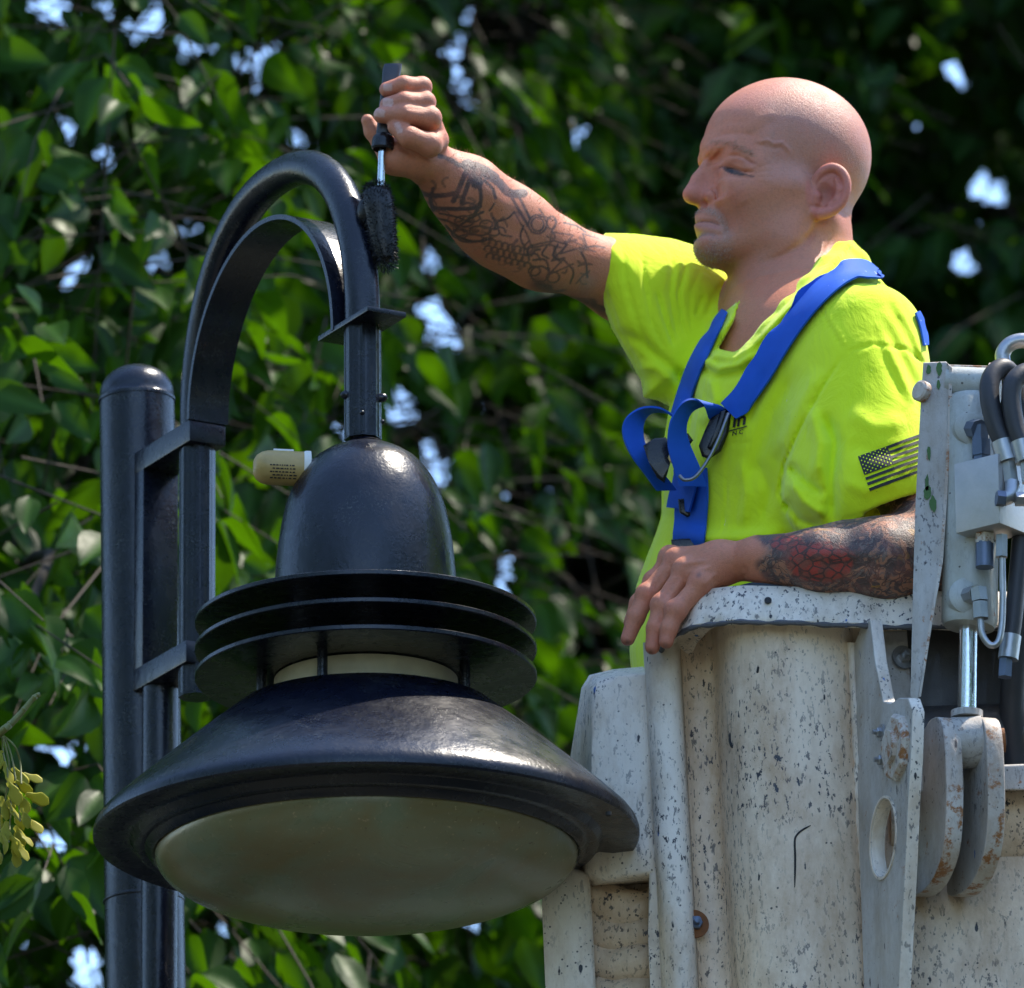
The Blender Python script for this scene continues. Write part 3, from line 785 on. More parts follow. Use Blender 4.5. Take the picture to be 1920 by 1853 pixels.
# cylinder: top cross tube, barrel, rod, rod eye
CYD = -0.14
cy = empty('hydraulic_cylinder', tuple(V(1822, 1440, CYD)), None); cy.parent = gear; cy.location = Vector(V(1822, 1440, CYD)) - gear.location
def part(o): return o
tube('barrel', [V(1822, 745, CYD), V(1822, 760, CYD), V(1818, 1165, CYD), V(1817, 1176, CYD)], [0.026, 0.0325, 0.0325, 0.0295], M_CYL, cy, 40)
tube('cross_tube', [V(1776, 718, CYD), V(1868, 722, CYD - 0.01)], 0.0195, M_CYL, cy, 32)
tube('cross_collar', [V(1856, 722, CYD - 0.008), V(1872, 722, CYD - 0.010)], 0.026, M_RUSTP, cy, 32)
slab('head_block', [(1780, 738), (1858, 738), (1852, 775), (1786, 775)], CYD - 0.018, CYD + 0.02, M_RUSTP, cy, 0.004, VP)
tube('rod', [V(1816, 1174, CYD), V(1813, 1345, CYD)], 0.0112, M_CHROME, cy, 32)
tube('rod_nut', [V(1813, 1334, CYD), V(1813, 1346, CYD)], 0.0185, M_GREYP, cy, 32)
tube('rod_eye', [V(1786, 1394, CYD), V(1842, 1390, CYD)], 0.0300, M_GREYP, cy, 36)
tube('pivot_pin', [V(1764, 1396, CYD), V(1884, 1388, CYD)], 0.014, M_RUST, cy, 24)
# two D-shaped lugs holding the rod eye, standing out from the pivot tube
LUG = [(1745, 1372), (1757, 1352), (1770, 1350), (1776, 1375), (1778, 1440), (1777, 1520), (1770, 1595), (1752, 1650), (1730, 1676), (1712, 1677), (1710, 1650), (1718, 1590), (1728, 1510), (1738, 1470), (1742, 1430)]
def lug(dx, thick, name='lug_plate'):
    lb = V(1710 + dx, 1500, CYD + 0.11)
    ol = [gz(x + dx, y, 1710 + dx, 1500, CYD + 0.11) for x, y in spline(LUG, 40)]
    return gusset(name, lb, ol, thick, M_GREYP, edge_mat=M_RUSTP)
lug(0, 0.018); lug(77, 0.018)
# pivot tube across, dark mount behind, boom leading away to the right
tube('pivot_tube', [V(1668, 1545, 0.0), V(1700, 1545, 0.0), V(1702, 1545, 0.0), V(2140, 1560, 0.02)], [0.050, 0.050, 0.062, 0.062], M_BKT, gear, 40)
for x_ in (1728, 1812): tube('tube_collar', [V(x_ - 12, 1546, 0.0), V(x_ + 10, 1546, 0.0)], 0.067, M_RUSTP, gear, 40)
slab('dark_mount', [(1700, 1180), (1990, 1172), (1990, 1470), (1720, 1470)], -0.050, -0.036, M_DARKM, gear, 0.004, VP)
tube('dark_shaft', [V(1700, 1390, -0.05), V(1990, 1380, -0.04)], 0.040, M_DARKM, gear, 28)
slab('mount_block', [(1716, 1440), (1990, 1430), (1990, 1480), (1716, 1486)], -0.10, -0.03, M_GREYP, gear, 0.004, VP)
# valve block and fittings
vb = [V(1846, 936, -0.19)]
bm = bmesh.new(); ax1 = unit((0.78, -0.62, 0)); ax2 = unit((0.62, 0.78, 0))
cB = V(1858, 936, -0.185)
bm_box(bm, cB, (0.062, 0.056, 0.084), (ax1, ax2, ZD), 0.0012)
vblock = link('valve_block', bm_mesh('valve_block', bm, True, 30), M_ALU, gear)
def fitting(name, a, b, r, mat, parent=gear, seg=6, k=1.0):
    return tube(name, [a, b], [r, r * k], mat, parent, seg, sharp=20)
VD = -0.205
fitting('elbow_fitting', V(1822, 806, CYD - 0.03), V(1838, 806, CYD - 0.05), 0.012, M_BLUEG, seg=8)
lathe('port_boss', [(0.021, -0.012), (0.021, 0.002), (0.015, 0.006), (0.0005, 0.006)], V(1822, 803, CYD - 0.029), M_CYL, gear, 28, (0.2, -1, 0))
fitting('elbow_fitting', V(1838, 800, VD + 0.02), V(1838, 826, VD + 0.02), 0.0105, M_BLUEG)
fitting('hex_nut', V(1839, 826, VD + 0.02), V(1840, 856, VD + 0.02), 0.0118, M_BLUEG)
fitting('hex_nut', V(1840, 856, VD + 0.02), V(1840, 872, VD + 0.02), 0.0100, M_BLUEG)
fitting('hex_nut', V(1846, 1002, VD + 0.02), V(1846, 1020, VD + 0.02), 0.0118, M_RUSTP)
fitting('plug_cap', V(1846, 1018, VD + 0.02), V(1846, 1064, VD + 0.02), 0.0105, M_BLUEG, seg=24)
fitting('hex_nut', V(1878, 1004, VD + 0.01), V(1878, 1045, VD + 0.01), 0.0075, M_STEEL)
lathe('port_boss', [(0.021, -0.012), (0.021, 0.002), (0.014, 0.006), (0.0005, 0.006)], V(1812, 1118, CYD - 0.029), M_CYL, gear, 28, (0.2, -1, 0))
fitting('elbow_fitting', V(1814, 1118, CYD - 0.03), V(1832, 1112, CYD - 0.05), 0.0105, M_STEEL, seg=8)
fitting('hex_nut', V(1834, 1104, CYD - 0.05), V(1837, 1128, CYD - 0.05), 0.0105, M_STEEL)
fitting('hex_nut', V(1837, 1130, CYD - 0.05), V(1839, 1160, CYD - 0.05), 0.0095, M_STEEL)
tube('bent_line', spline([V(1838, 1158, CYD - 0.05), V(1842, 1190, CYD - 0.05), V(1858, 1210, CYD - 0.05), V(1874, 1198, CYD - 0.05), V(1880, 1140, CYD - 0.05), V(1879, 1040, VD + 0.012)], 30), 0.0040, M_STEEL, gear, 14)
# hoses with crimped ends
def hose(pts, r, n=36, crimps=()):
    sp_ = spline([V(*p) for p in pts], n); o = tube('hose', sp_, r, M_HOSE, gear, 20)
    for a, b in crimps: 
        tube('crimp_sleeve', [V(*a), V(*b)], r * 1.12, M_STEEL, o, 20)
    return o
hose([(1884, 836, -0.215), (1868, 800, -0.215), (1856, 750, -0.215), (1858, 710, -0.21), (1880, 690, -0.20), (1900, 712, -0.19), (1912, 780, -0.19), (1930, 860, -0.18)], 0.0115, crimps=[((1878, 828, -0.215), (1890, 866, -0.215))])
hose([(1918, 836, -0.222), (1904, 800, -0.222), (1896, 750, -0.222), (1902, 715, -0.22), (1930, 698, -0.21), (1960, 720, -0.2)], 0.0115, crimps=[((1914, 828, -0.222), (1924, 866, -0.222))])
hose([(1916, 990, -0.17), (1908, 1080, -0.17), (1900, 1160, -0.17), (1894, 1200, -0.17)], 0.0105, crimps=[((1896, 1192, -0.17), (1890, 1236, -0.17))])
hose([(1936, 900, -0.12), (1926, 1000, -0.12), (1908, 1200, -0.10), (1898, 1330, -0.08), (1906, 1480, -0.05)], 0.015)
fitting('hex_nut', V(1891, 868, -0.215), V(1896, 905, -0.215), 0.0092, M_STEEL)
fitting('hex_nut', V(1926, 868, -0.222), V(1930, 905, -0.222), 0.0092, M_STEEL)
tube('elbow_line', spline([V(1898, 905, -0.218), V(1896, 928, -0.222), V(1880, 936, -0.224)], 12), 0.0088, M_STEEL, gear, 16)
fitting('hex_nut', V(1868, 934, -0.23), V(1884, 936, -0.228), 0.0092, M_BLUEG)
fitting('hex_nut', V(1904, 936, -0.23), V(1924, 936, -0.228), 0.0085, M_STEEL)
fitting('hex_nut', V(1886, 1236, -0.17), V(1884, 1270, -0.17), 0.0085, M_BLUEG)
tube('lifting_ring', spline([V(1884, 690, -0.1), V(1880, 664, -0.1), (V(1896, 644, -0.1)), V(1925, 640, -0.1), V(1950, 660, -0.1)], 24), [0.009] * 24, M_STEEL, gear, 16)
slab('cap_rail', [(1780, 684), (1990, 690), (1990, 702), (1780, 700)], CYD - 0.01, CYD + 0.02, M_RUSTP, gear, 0.001, VP)
# boom down to the truck out of frame
boom = empty('lift_boom', tuple(np.array([4.2, Y0 + 0.9, 0.0])))
tag(boom, 'white steel boom arm carrying the bucket at the right edge', 'boom')
tube('boom_arm', [V(2100, 1560, 0.02), V(2600, 2200, 0.3), np.array([4.2, Y0 + 0.9, 1.6])], [0.085, 0.10, 0.13], M_BKT, boom, 24)
tube('boom_post', [np.array([4.2, Y0 + 0.9, 0.0]), np.array([4.2, Y0 + 0.9, 1.7])], [0.22, 0.16], M_BKT, boom, 32)
# ================================================================== ground, trees, seed branch
def ground_mat():
    n = NT('street_ground'); p = n.pos()
    c = n.mix(n.noise(p, 0.6, 6, 0.6), (0.06, 0.065, 0.05), (0.10, 0.105, 0.07))
    c = n.mix(n.noise(p, 60, 4, 0.7), c, (0.05, 0.05, 0.045))
    n.P(base=c, rough=0.9, normal=n.bump(n.noise(p, 90, 4), 0.4, 0.01)); return n.m
bm = bmesh.new(); bmesh.ops.create_grid(bm, x_segments=40, y_segments=40, size=600)
g = link('ground', bm_mesh('ground', bm), ground_mat()); tag(g, 'street ground below the lamp and trees', None, kind='structure')

def leaf_mat(name, dark, light, trans, gloss=0.34):
    n = NT(name); p = n.pos()
    tone = n.attr('tone', 'Fac')
    c = n.mix(tone, dark, light)
    c = n.mix(n.math('MULTIPLY', n.noise(p, 55, 4, 0.6), 0.5), c, tuple(x * 0.6 for x in dark))
    rib = n.attr('rib', 'Fac')
    c = n.mix(n.math('MULTIPLY', rib, 0.5), c, tuple(min(1, x * 1.8 + 0.02) for x in light))
    n.P(base=c, rough=n.ramp(n.noise(p, 30, 3), [(0.3, gloss - 0.08), (0.7, gloss + 0.12)]), spec=0.16, normal=n.bump(n.noise(n.mapping(p, (1, 1, 1)), 150, 3), 0.18, 0.002))
    tr = n.node('ShaderNodeBsdfTranslucent'); n.l.new(n.mix(tone, tuple(x * 1.3 for x in trans), trans), tr.inputs[0])
    mx = n.node('ShaderNodeMixShader'); mx.inputs[0].default_value = 0.36
    n.l.new(n.b.outputs[0], mx.inputs[1]); n.l.new(tr.outputs[0], mx.inputs[2]); n.l.new(mx.outputs[0], n.out.inputs[0])
    return n.m
M_LEAFL = leaf_mat('left_tree_leaf', (0.006, 0.032, 0.003), (0.026, 0.080, 0.004), (0.070, 0.185, 0.002), 0.42)
M_LEAFR = leaf_mat('right_tree_leaf', (0.007, 0.034, 0.007), (0.024, 0.074, 0.010), (0.055, 0.145, 0.003), 0.36)
M_BARK = simple('grey_brown_bark', (0.030, 0.024, 0.018), 0.9, 0, 0.5, 30, 0.6)
M_TWIG = simple('brown_twig', (0.045, 0.030, 0.018), 0.8, 0, 0.4, 60, 0.4)

def leaf_grid(nl=7, wide=0.5, point=1.0, fold=0.16, droop=0.22, wave=0.04, seed=0):
    """one leaf of unit length along +y, normal +z; returns verts, quads, rib mask"""
    r = np.random.default_rng(seed); vs__, rib = [], []
    ts = np.linspace(0, 1, nl)
    for t in ts:
        w = wide * 0.5 * (math.sin(math.pi * min(1, t ** 0.72 * 1.0)) ** 0.85) * (1 - 0.25 * t)
        if t == 1: w = 0.004
        if t == 0: w = 0.02
        for u in (-1, -0.5, 0, 0.5, 1):
            z = fold * abs(u) * w * 2 - droop * t * t + wave * math.sin(6 * t + seed + u) * abs(u) * 0.6
            vs__.append((u * w, t, z)); rib.append(1.0 if u == 0 else 0.0)
    q = [(i * 5 + j, i * 5 + j + 1, (i + 1) * 5 + j + 1, (i + 1) * 5 + j) for i in range(nl - 1) for j in range(4)]
    return np.array(vs__), np.array(q), np.array(rib)
LEAFV = [leaf_grid(7, 0.50 + 0.10 * (s % 3), fold=0.10 + 0.07 * (s % 3), droop=0.08 + 0.10 * (s % 4), seed=s) for s in range(6)]
LEAFLO = [leaf_grid(3, 0.60, fold=0.15, droop=0.15, seed=s) for s in range(2)]
def leaf_frames(n, tips, spread, nr):
    """orientation matrices: columns (side, along, normal)"""
    a = tips + nr.normal(0, spread, (n, 3)); a /= np.linalg.norm(a, axis=1)[:, None]
    nn = nr.normal(0, 0.75, (n, 3)) + np.array([0.0, -0.55, 0.55]); nn -= a * (nn * a).sum(1)[:, None]; nn /= np.linalg.norm(nn, axis=1)[:, None]
    sd_ = np.cross(a, nn)
    return np.stack([sd_, a, nn], 2)
def leaf_cloud(name, pos, fr, size, tone, mat, parent, variants, kind='stuff'):
    Vs, Qs, Tn, Rb, off = [], [], [], [], 0
    var = nrng.integers(0, len(variants), len(pos))
    for k in range(len(variants)):
        m = var == k
        if not m.any(): continue
        lv, lq, rb = variants[k]
        v = np.einsum('nij,vj->nvi', fr[m], lv) * size[m][:, None, None] + pos[m][:, None, :]
        n_, nv = v.shape[0], v.shape[1]
        Vs.append(v.reshape(-1, 3)); Qs.append((lq[None] + (np.arange(n_) * nv)[:, None, None]).reshape(-1, 4) + off)
        Tn.append(np.repeat(tone[m], nv)); Rb.append(np.tile(rb, n_)); off += n_ * nv
    me = mesh_np(name, np.concatenate(Vs), np.concatenate(Qs))
    for an, arr in (('tone', np.concatenate(Tn)), ('rib', np.concatenate(Rb))):
        at = me.attributes.new(an, 'FLOAT', 'POINT'); at.data.foreach_set('value', arr.astype(np.float32))
    o = link(name, me, mat, parent)
    if kind: o['kind'] = kind
    return o
HOLES = [(92, 16, 34), (960, 62, 46), (1000, 40, 40), (900, 40, 30), (868, 182, 26), (850, 100, 14), (365, 95, 17), (262, 62, 14), (195, 20, 12), (305, 20, 10), (450, 118, 12), (505, 85, 14), (560, 262, 16),
         (800, 585, 22), (830, 640, 26), (812, 605, 18), (885, 600, 13), (1018, 592, 15), (765, 760, 18), (808, 860, 30), (825, 900, 26), (735, 790, 22), (925, 775, 20), (945, 800, 12), (640, 815, 14),
         (1010, 910, 13), (955, 925, 10), (1085, 1045, 22), (1125, 1050, 16), (1150, 1075, 22), (1100, 1110, 17), (955, 1050, 13), (940, 1110, 12), (1045, 1095, 12), (1110, 1215, 12), (1135, 1225, 10),
         (140, 500, 9), (185, 430, 9), (205, 297, 8), (355, 440, 9), (300, 495, 9), (485, 180, 9), (120, 235, 8), (75, 1408, 10), (130, 1415, 8), (90, 1580, 7), (418, 1755, 9), (165, 1800, 8), (880, 1735, 10), (145, 1845, 10),
         (660, 420, 8), (880, 480, 10), (800, 460, 5), (815, 495, 9), (975, 245, 9), (1085, 250, 10), (1010, 330, 8), (1850, 370, 11), (1880, 378, 10), (1860, 345, 9), (1810, 495, 13), (1790, 152, 9)]
HO = np.array(HOLES, float)
def carve(pos, size, fr):
    """keep the gaps in the crown where the sky shows through"""
    x, y = project(pos + fr[:, :, 1] * (size * 0.5)[:, None])
    d = np.linalg.norm(pos - CAM, axis=1); sp_ = size * FPX / d * 0.34
    keep = np.ones(len(pos), bool)
    for hx, hy, hr in HO: keep &= (x - hx) ** 2 + (y - hy) ** 2 > (hr * 0.62 + sp_) ** 2
    return keep
def crown(tree, mat, box, n_twigs, leaf_len, front, seed, tone_c, dens_far):
    """twigs with alternate hanging leaves inside box=(x0,x1,y0,y1,z0,z1); front(x,z) = nearest allowed y"""
    nr = np.random.default_rng(seed); x0, x1, y0, y1, z0, z1 = box
    st = np.stack([nr.uniform(x0, x1, n_twigs), nr.beta(1.1, 1.6, n_twigs), nr.uniform(z0, z1, n_twigs)], 1)
    fy = front(st[:, 0], st[:, 2]); st[:, 1] = fy + st[:, 1] * (y1 - fy)
    dr = nr.normal(0, 1, (n_twigs, 3)) * np.array([1, 0.8, 0.45]) + np.array([0, -0.5, -0.25]); dr /= np.linalg.norm(dr, axis=1)[:, None]
    ln = nr.uniform(0.22, 0.48, n_twigs)
    per = 9
    k = np.arange(per) / (per - 1)
    P = st[:, None, :] + dr[:, None, :] * (ln[:, None] * k[None])[:, :, None] + np.array([0, 0, -0.10]) * (k ** 2)[None, :, None]
    side = np.cross(dr, np.array([0, 0, 1.0])); side /= np.linalg.norm(side, axis=1)[:, None] + 1e-9
    sgn = np.where(np.arange(per) % 2 == 0, 1.0, -1.0)
    tips = dr[:, None, :] * 0.5 + side[:, None, :] * sgn[None, :, None] * 0.7 + np.array([0, -0.12, -0.85])
    pos = (P + tips * 0.03).reshape(-1, 3); tips = tips.reshape(-1, 3)
    size = nr.uniform(0.75, 1.25, len(pos)) * leaf_len
    pos[:, 1] = np.maximum(pos[:, 1], front(pos[:, 0], pos[:, 2]))
    tone = np.clip(np.repeat(nr.normal(tone_c, 0.22, n_twigs), per) + nr.normal(0, 0.15, len(pos)), 0, 1)
    fr = leaf_frames(len(pos), tips, 0.28, nr)
    keep = carve(pos, size, fr)
    return pos[keep], fr[keep], size[keep], tone[keep], (st, dr, ln)
def twig_mesh(name, st, dr, ln, parent, keepmask):
    Vs, Qs, off = [], [], 0
    for a, d, l in zip(st[keepmask], dr[keepmask], ln[keepmask]):
        pts = [a - d * 0.12, a + d * l * 0.5 + np.array([0, 0, -0.025]), a + d * l + np.array([0, 0, -0.10])]
        v, q, t = tube_arrays(pts, [0.0020, 0.0015, 0.0010], 5, False); Vs.append(v); Qs.append(np.array(q) + off); off += len(v)
    o = link(name, mesh_np(name, np.concatenate(Vs), np.concatenate(Qs)), M_TWIG, parent); o['kind'] = 'stuff'; return o
def split_leaves(tree, mat, pos, fr, size, tone, n_ind=300):
    x, y = project(pos); d = np.linalg.norm(pos - CAM, axis=1)
    inf = (x > -10) & (x < 1930) & (y > -10) & (y < 1863)
    # leaves hidden behind the lamp, worker or bucket do not count as showing
    hid = ((x > 1250) & (y > 560)) | ((x > 1300) & (x < 1640) & (y > 140)) | ((x > 190) & (x < 345) & (y > 690)) | ((np.abs(x - 686) < 300) & (y > 1150) & (y < 1700)) | ((np.abs(x - 686) < 150) & (y > 860) & (y < 1150))
    score = np.where(inf & ~hid, size / d, -1)
    # nearer leaves hide farther ones: rank by nearness first
    rank = np.where(score > 0, d - size * 6, 1e9); idx = np.argsort(rank)[:n_ind]; idx = idx[rank[idx] < 1e8]
    meshes = {}
    for i in idx:
        k = int(nrng.integers(0, 6)); tb = int(np.clip(tone[i] * 4, 0, 3))
        if (k, tb) not in meshes:
            lv, lq, rb = LEAFV[k]; me = mesh_np('leaf', lv, lq)
            for an, arr in (('tone', np.full(len(lv), (tb + 0.5) / 4)), ('rib', rb)):
                at = me.attributes.new(an, 'FLOAT', 'POINT'); at.data.foreach_set('value', np.asarray(arr, np.float32))
            me.materials.append(mat); meshes[(k, tb)] = me
        o = bpy.data.objects.new('leaf', meshes[(k, tb)]); COL.objects.link(o); o.parent = tree
        M_ = Matrix([list(fr[i][r] * size[i]) + [pos[i][r] - tree.location[r]] for r in range(3)] + [[0, 0, 0, 1]])
        o.matrix_local = M_
    rest = np.ones(len(pos), bool); rest[idx] = False
    return rest
def build_tree(label, loc, trunk, limbs, mat, box, n_twigs, leaf_len, front, seed, tone_c, far_box, n_far, far_len):
    t = empty('leafy_tree', loc); tag(t, label, 'tree', 'trees behind the lamp')
    tube('trunk', spline(trunk, 24), np.interp(np.linspace(0, 1, 24), [0, 0.15, 1], [0.26, 0.18, 0.07]), M_BARK, t, 18)
    for lb, r0, r1 in limbs: tube('limb', spline(lb, 20), np.linspace(r0, r1, 20), M_BARK, t, 10)
    pos, fr, size, tone, tw = crown(t, mat, box, n_twigs, leaf_len, front, seed, tone_c, 1)
    rest = split_leaves(t, mat, pos, fr, size, tone)
    x, y = project(pos); near = (x > -250) & (x < 2170) & (y > -350) & (y < 2050)
    r1 = rest & near
    leaf_cloud('crown', pos[r1], fr[r1], size[r1], tone[r1], mat, t, LEAFV)
    r2 = rest & ~near
    nr = np.random.default_rng(seed + 5)
    fx = np.concatenate([np.stack([nr.uniform(fb[2 * i], fb[2 * i + 1], n_) for i in range(3)], 1) for fb, n_ in zip(far_box, (n_far, n_far // 2, n_far // 3))]); n_far = len(fx)
    xx, yy = project(fx)
    fs = nr.uniform(0.8, 1.25, n_far) * far_len
    fs[(fx[:, 1] < 10.0)] *= 2.2  # added side leaves enlarged so they block more light
    ff = leaf_frames(len(fx), np.tile(np.array([[0, -0.2, -0.8]]), (len(fx), 1)), 0.6, nr)
    ok = carve(fx, fs, ff) & (((xx < -120) | (xx > 2040) | (yy < -160) | (yy > 2000)) | (fx[:, 1] > box[3] - 0.6))
    fx = fx[ok]; fs = fs[ok]; ff = ff[ok]
    P2 = np.concatenate([pos[r2], fx]); F2 = np.concatenate([fr[r2], ff]); S2 = np.concatenate([size[r2], fs]); T2_ = np.concatenate([tone[r2], np.clip(nr.normal(tone_c - 0.15, 0.2, len(fx)), 0, 1)])
    leaf_cloud('outer_crown_and_light_blockers', P2, F2, S2, T2_, mat, t, LEAFLO)  # also holds unseen leaves added to block light at the sides and overhead
    x, y = project(tw[0]); km = (x > -150) & (x < 2070) & (y > -200) & (y < 1950)
    twig_mesh('twigs', *tw, t, km)
    return t
def at(px, py, Y): return V(px, py, Y - Y0)
treeL = build_tree('light green leafy tree filling the left behind the lamp', (-3.0, 13.6, 0),
    [(-3.0, 13.6, 0), (-2.9, 13.6, 1.5), (-2.6, 13.7, 3.2), (-2.3, 13.8, 5.2), (-2.0, 14.0, 7.5)],
    [([(-2.75, 13.65, 2.4), tuple(at(-150, 1500, 13.4)), tuple(at(90, 980, 13.6)), tuple(at(170, 830, 13.6)), tuple(at(300, 500, 13.6))], 0.03, 0.008),
     ([(-2.4, 13.8, 4.4), tuple(at(-100, 1180, 11.9)), tuple(at(60, 1160, 11.4)), tuple(at(190, 1240, 11.2))], 0.012, 0.003),
     ([(-2.2, 13.9, 5.6), tuple(at(200, 420, 14.4)), tuple(at(480, 330, 14.4)), tuple(at(560, 120, 14.5))], 0.045, 0.010)],
    M_LEAFL, (-1.9, 0.25, 10.9, 15.5, 3.6, 8.0), 4000, 0.094,
    lambda x, z: np.where(x < -0.55, 10.95, 10.95 + (x + 0.55) * 3.2) + np.clip((z - 5.0) * 0.75, 0, 2.4) + np.clip(4.2 - z, 0, 1) * 1.6, 21, 0.55,
    [(-5.5, 0.6, 12.0, 17.0, 2.4, 10.2), (-8.5, -3.0, -6.0, 12.0, 1.8, 8.2), (-4.2, 0.7, 11.0, 15.5, 7.3, 10.4)], 14000, 0.15)  # side box added unseen to darken reflections; overhead box added to shade the leaves
treeR = build_tree('dark glossy-leaved tree filling the right behind the worker', (1.3, 17.2, 0),
    [(1.3, 17.2, 0), (1.35, 17.2, 2.0), (1.1, 17.2, 4.0), (0.4, 17.1, 6.0), (-0.2, 17.0, 9.5)],
    [([(1.0, 17.2, 4.2), tuple(at(1550, 700, 16.6)), tuple(at(1750, 430, 16.3)), tuple(at(1900, 395, 16.0))], 0.05, 0.014),
     ([(0.8, 17.2, 4.9), tuple(at(1000, 1000, 16.8)), tuple(at(1010, 850, 16.6)), tuple(at(1130, 760, 16.2))], 0.04, 0.010),
     ([(0.3, 17.1, 6.2), tuple(at(800, 300, 16.9)), tuple(at(805, 60, 16.8)), tuple(at(830, -100, 16.8))], 0.045, 0.02),
     ([(0.3, 17.1, 6.2), tuple(at(980, 120, 16.7)), tuple(at(880, 130, 16.4)), tuple(at(1080, 60, 16.4))], 0.03, 0.010),
     ([(1.0, 17.2, 3.9), tuple(at(1000, 1800, 16.4)), tuple(at(985, 1600, 16.2)), tuple(at(1010, 1480, 16.0))], 0.03, 0.010)],
    M_LEAFR, (-0.9, 2.0, 14.4, 18.6, 4.4, 9.2), 3600, 0.122,
    lambda x, z: 14.9 + np.clip((z - 6.2) * 0.3, -0.3, 0.8) + np.clip(-x - 0.1, 0, 1) * 0.8, 33, 0.45,
    [(-3.0, 5.0, 15.8, 20.5, 3.0, 12.0), (3.4, 8.5, -6.0, 15.5, 1.8, 7.8), (-1.0, 4.2, 13.4, 19.0, 8.4, 12.0)], 17000, 0.18)  # same two added boxes: unseen side leaves dim reflections, overhead ones cast shade
# ---------------------------------------------------------------- seed branch at the left edge
M_KEY = leaf_mat('green_seed_key', (0.30, 0.29, 0.030), (0.46, 0.43, 0.06), (0.40, 0.40, 0.06), 0.45)
M_GTWIG = simple('green_twig', (0.16, 0.17, 0.05), 0.6, 0, 0.3, 80)
SB = 0.12
tw_pts = [V(-260, 1560, SB + 0.35), V(-120, 1480, SB + 0.15), V(-2, 1376, SB), V(18, 1360, SB), V(44, 1332, SB), V(62, 1310, SB), V(76, 1303, SB)]
sb = empty('seed_branch', tuple(tw_pts[0])); tag(sb, 'yellow-green twig with a hanging cluster of winged seeds at left edge', 'seed branch')
tube('twig', spline(tw_pts, 40), np.interp(np.linspace(0, 1, 40), [0, .5, .9, 1], [.006, .0042, .0026, .0018]), M_GTWIG, sb, 12)
for px_, py_, r_ in ((18, 1358, .0040), (44, 1331, .0036), (64, 1309, .0040), (70, 1304, .0030)): 
    lathe('bud', [(0.0003, -r_ * 1.3), (r_ * 0.8, -r_ * 0.4), (r_, 0.2 * r_), (r_ * 0.5, r_ * 1.2), (0.0003, r_ * 1.5)], V(px_, py_, SB - 0.001), M_GTWIG, sb, 10, unit((0.6, 0, 0.8)))
def key_mesh(seed):
    """winged seed: thick nut and a thin curved wing, unit length along -z"""
    r = np.random.default_rng(seed); vs__ = []; rib = []
    n = 9
    for i, t in enumerate(np.linspace(0, 1, n)):
        w = (0.10 + 0.05 * math.sin(math.pi * t)) if t < 0.25 else 0.09 + 0.17 * math.sin(math.pi * min(1, (t - 0.2) / 0.82)) ** 0.8
        if i == n - 1: w = 0.02
        th = 0.075 * max(0, 1 - t / 0.32) + 0.012
        cx = 0.10 * math.sin(2.2 * t) + 0.02 * r.normal()
        for a in np.linspace(0, 2 * math.pi, 8, endpoint=False): 
            vs__.append((cx + w * math.cos(a), th * math.sin(a) + 0.05 * math.sin(3 * t + seed), -t)); rib.append(1.0 if abs(math.sin(a)) < 0.1 and t > 0.2 else 0.0)
    q = [(i * 8 + j, i * 8 + (j + 1) % 8, (i + 1) * 8 + (j + 1) % 8, (i + 1) * 8 + j) for i in range(n - 1) for j in range(8)]
    me = mesh_np('seed_key', np.array(vs__), q)
    for an, arr in (('tone', np.full(len(vs__), r.uniform(0.2, 0.9))), ('rib', np.array(rib))):
        at_ = me.attributes.new(an, 'FLOAT', 'POINT'); at_.data.foreach_set('value', np.asarray(arr, np.float32))
    me.materials.append(M_KEY); return me
KM = [key_mesh(s) for s in range(5)]
stalks = [[(8, 1380), (28, 1400), (38, 1430), (40, 1470)], [(4, 1382), (6, 1410), (14, 1450), (10, 1500)], [(8, 1380), (22, 1420), (32, 1480), (38, 1540)], [(-10, 1385), (-6, 1430), (-2, 1500), (0, 1560)], [(6, 1380), (18, 1440), (20, 1520), (16, 1580)]]
for s_ in stalks: tube('stalk', spline([V(x, y, SB + rng.uniform(-.012, .012)) for x, y in s_], 14), 0.0011, M_GTWIG, sb, 8)
keys = [(24, 1452, 28, 44), (44, 1462, 58, 38), (8, 1440, 10, 46), (-4, 1460, -10, 46), (16, 1480, 20, 46), (34, 1500, 16, 44), (48, 1502, 62, 46), (4, 1505, 4, 46), (40, 1528, 14, 40), (24, 1530, 24, 44), (48, 1545, 42, 42), (-2, 1540, -6, 44),
        (12, 1552, -12, 44), (30, 1560, 8, 44), (20, 1580, 22, 44), (6, 1575, 2, 40), (34, 1590, 20, 40), (-4, 1590, -4, 44), (2, 1420, -14, 40), (30, 1476, 44, 40), (14, 1515, 30, 44), (-14, 1500, -12, 46), (36, 1570, 34, 38), (20, 1500, -10, 40), (-10, 1565, 6, 40), (24, 1606, 10, 34)]
for i, (x, y, ang, ln_) in enumerate(keys):
    o = bpy.data.objects.new('seed_key', KM[i % 5]); COL.objects.link(o); o.parent = sb
    p_ = V(x, y - 12, SB + rng.uniform(-0.02, 0.02)); L_ = ln_ * PX * 1.05
    Rm = Matrix.Rotation(math.radians(-ang), 3, 'Y') @ Matrix.Rotation(rng.uniform(-1.1, 1.1), 3, 'Z')
    o.matrix_local = Matrix.Translation(Vector(p_) - sb.location) @ (Rm * L_).to_4x4()
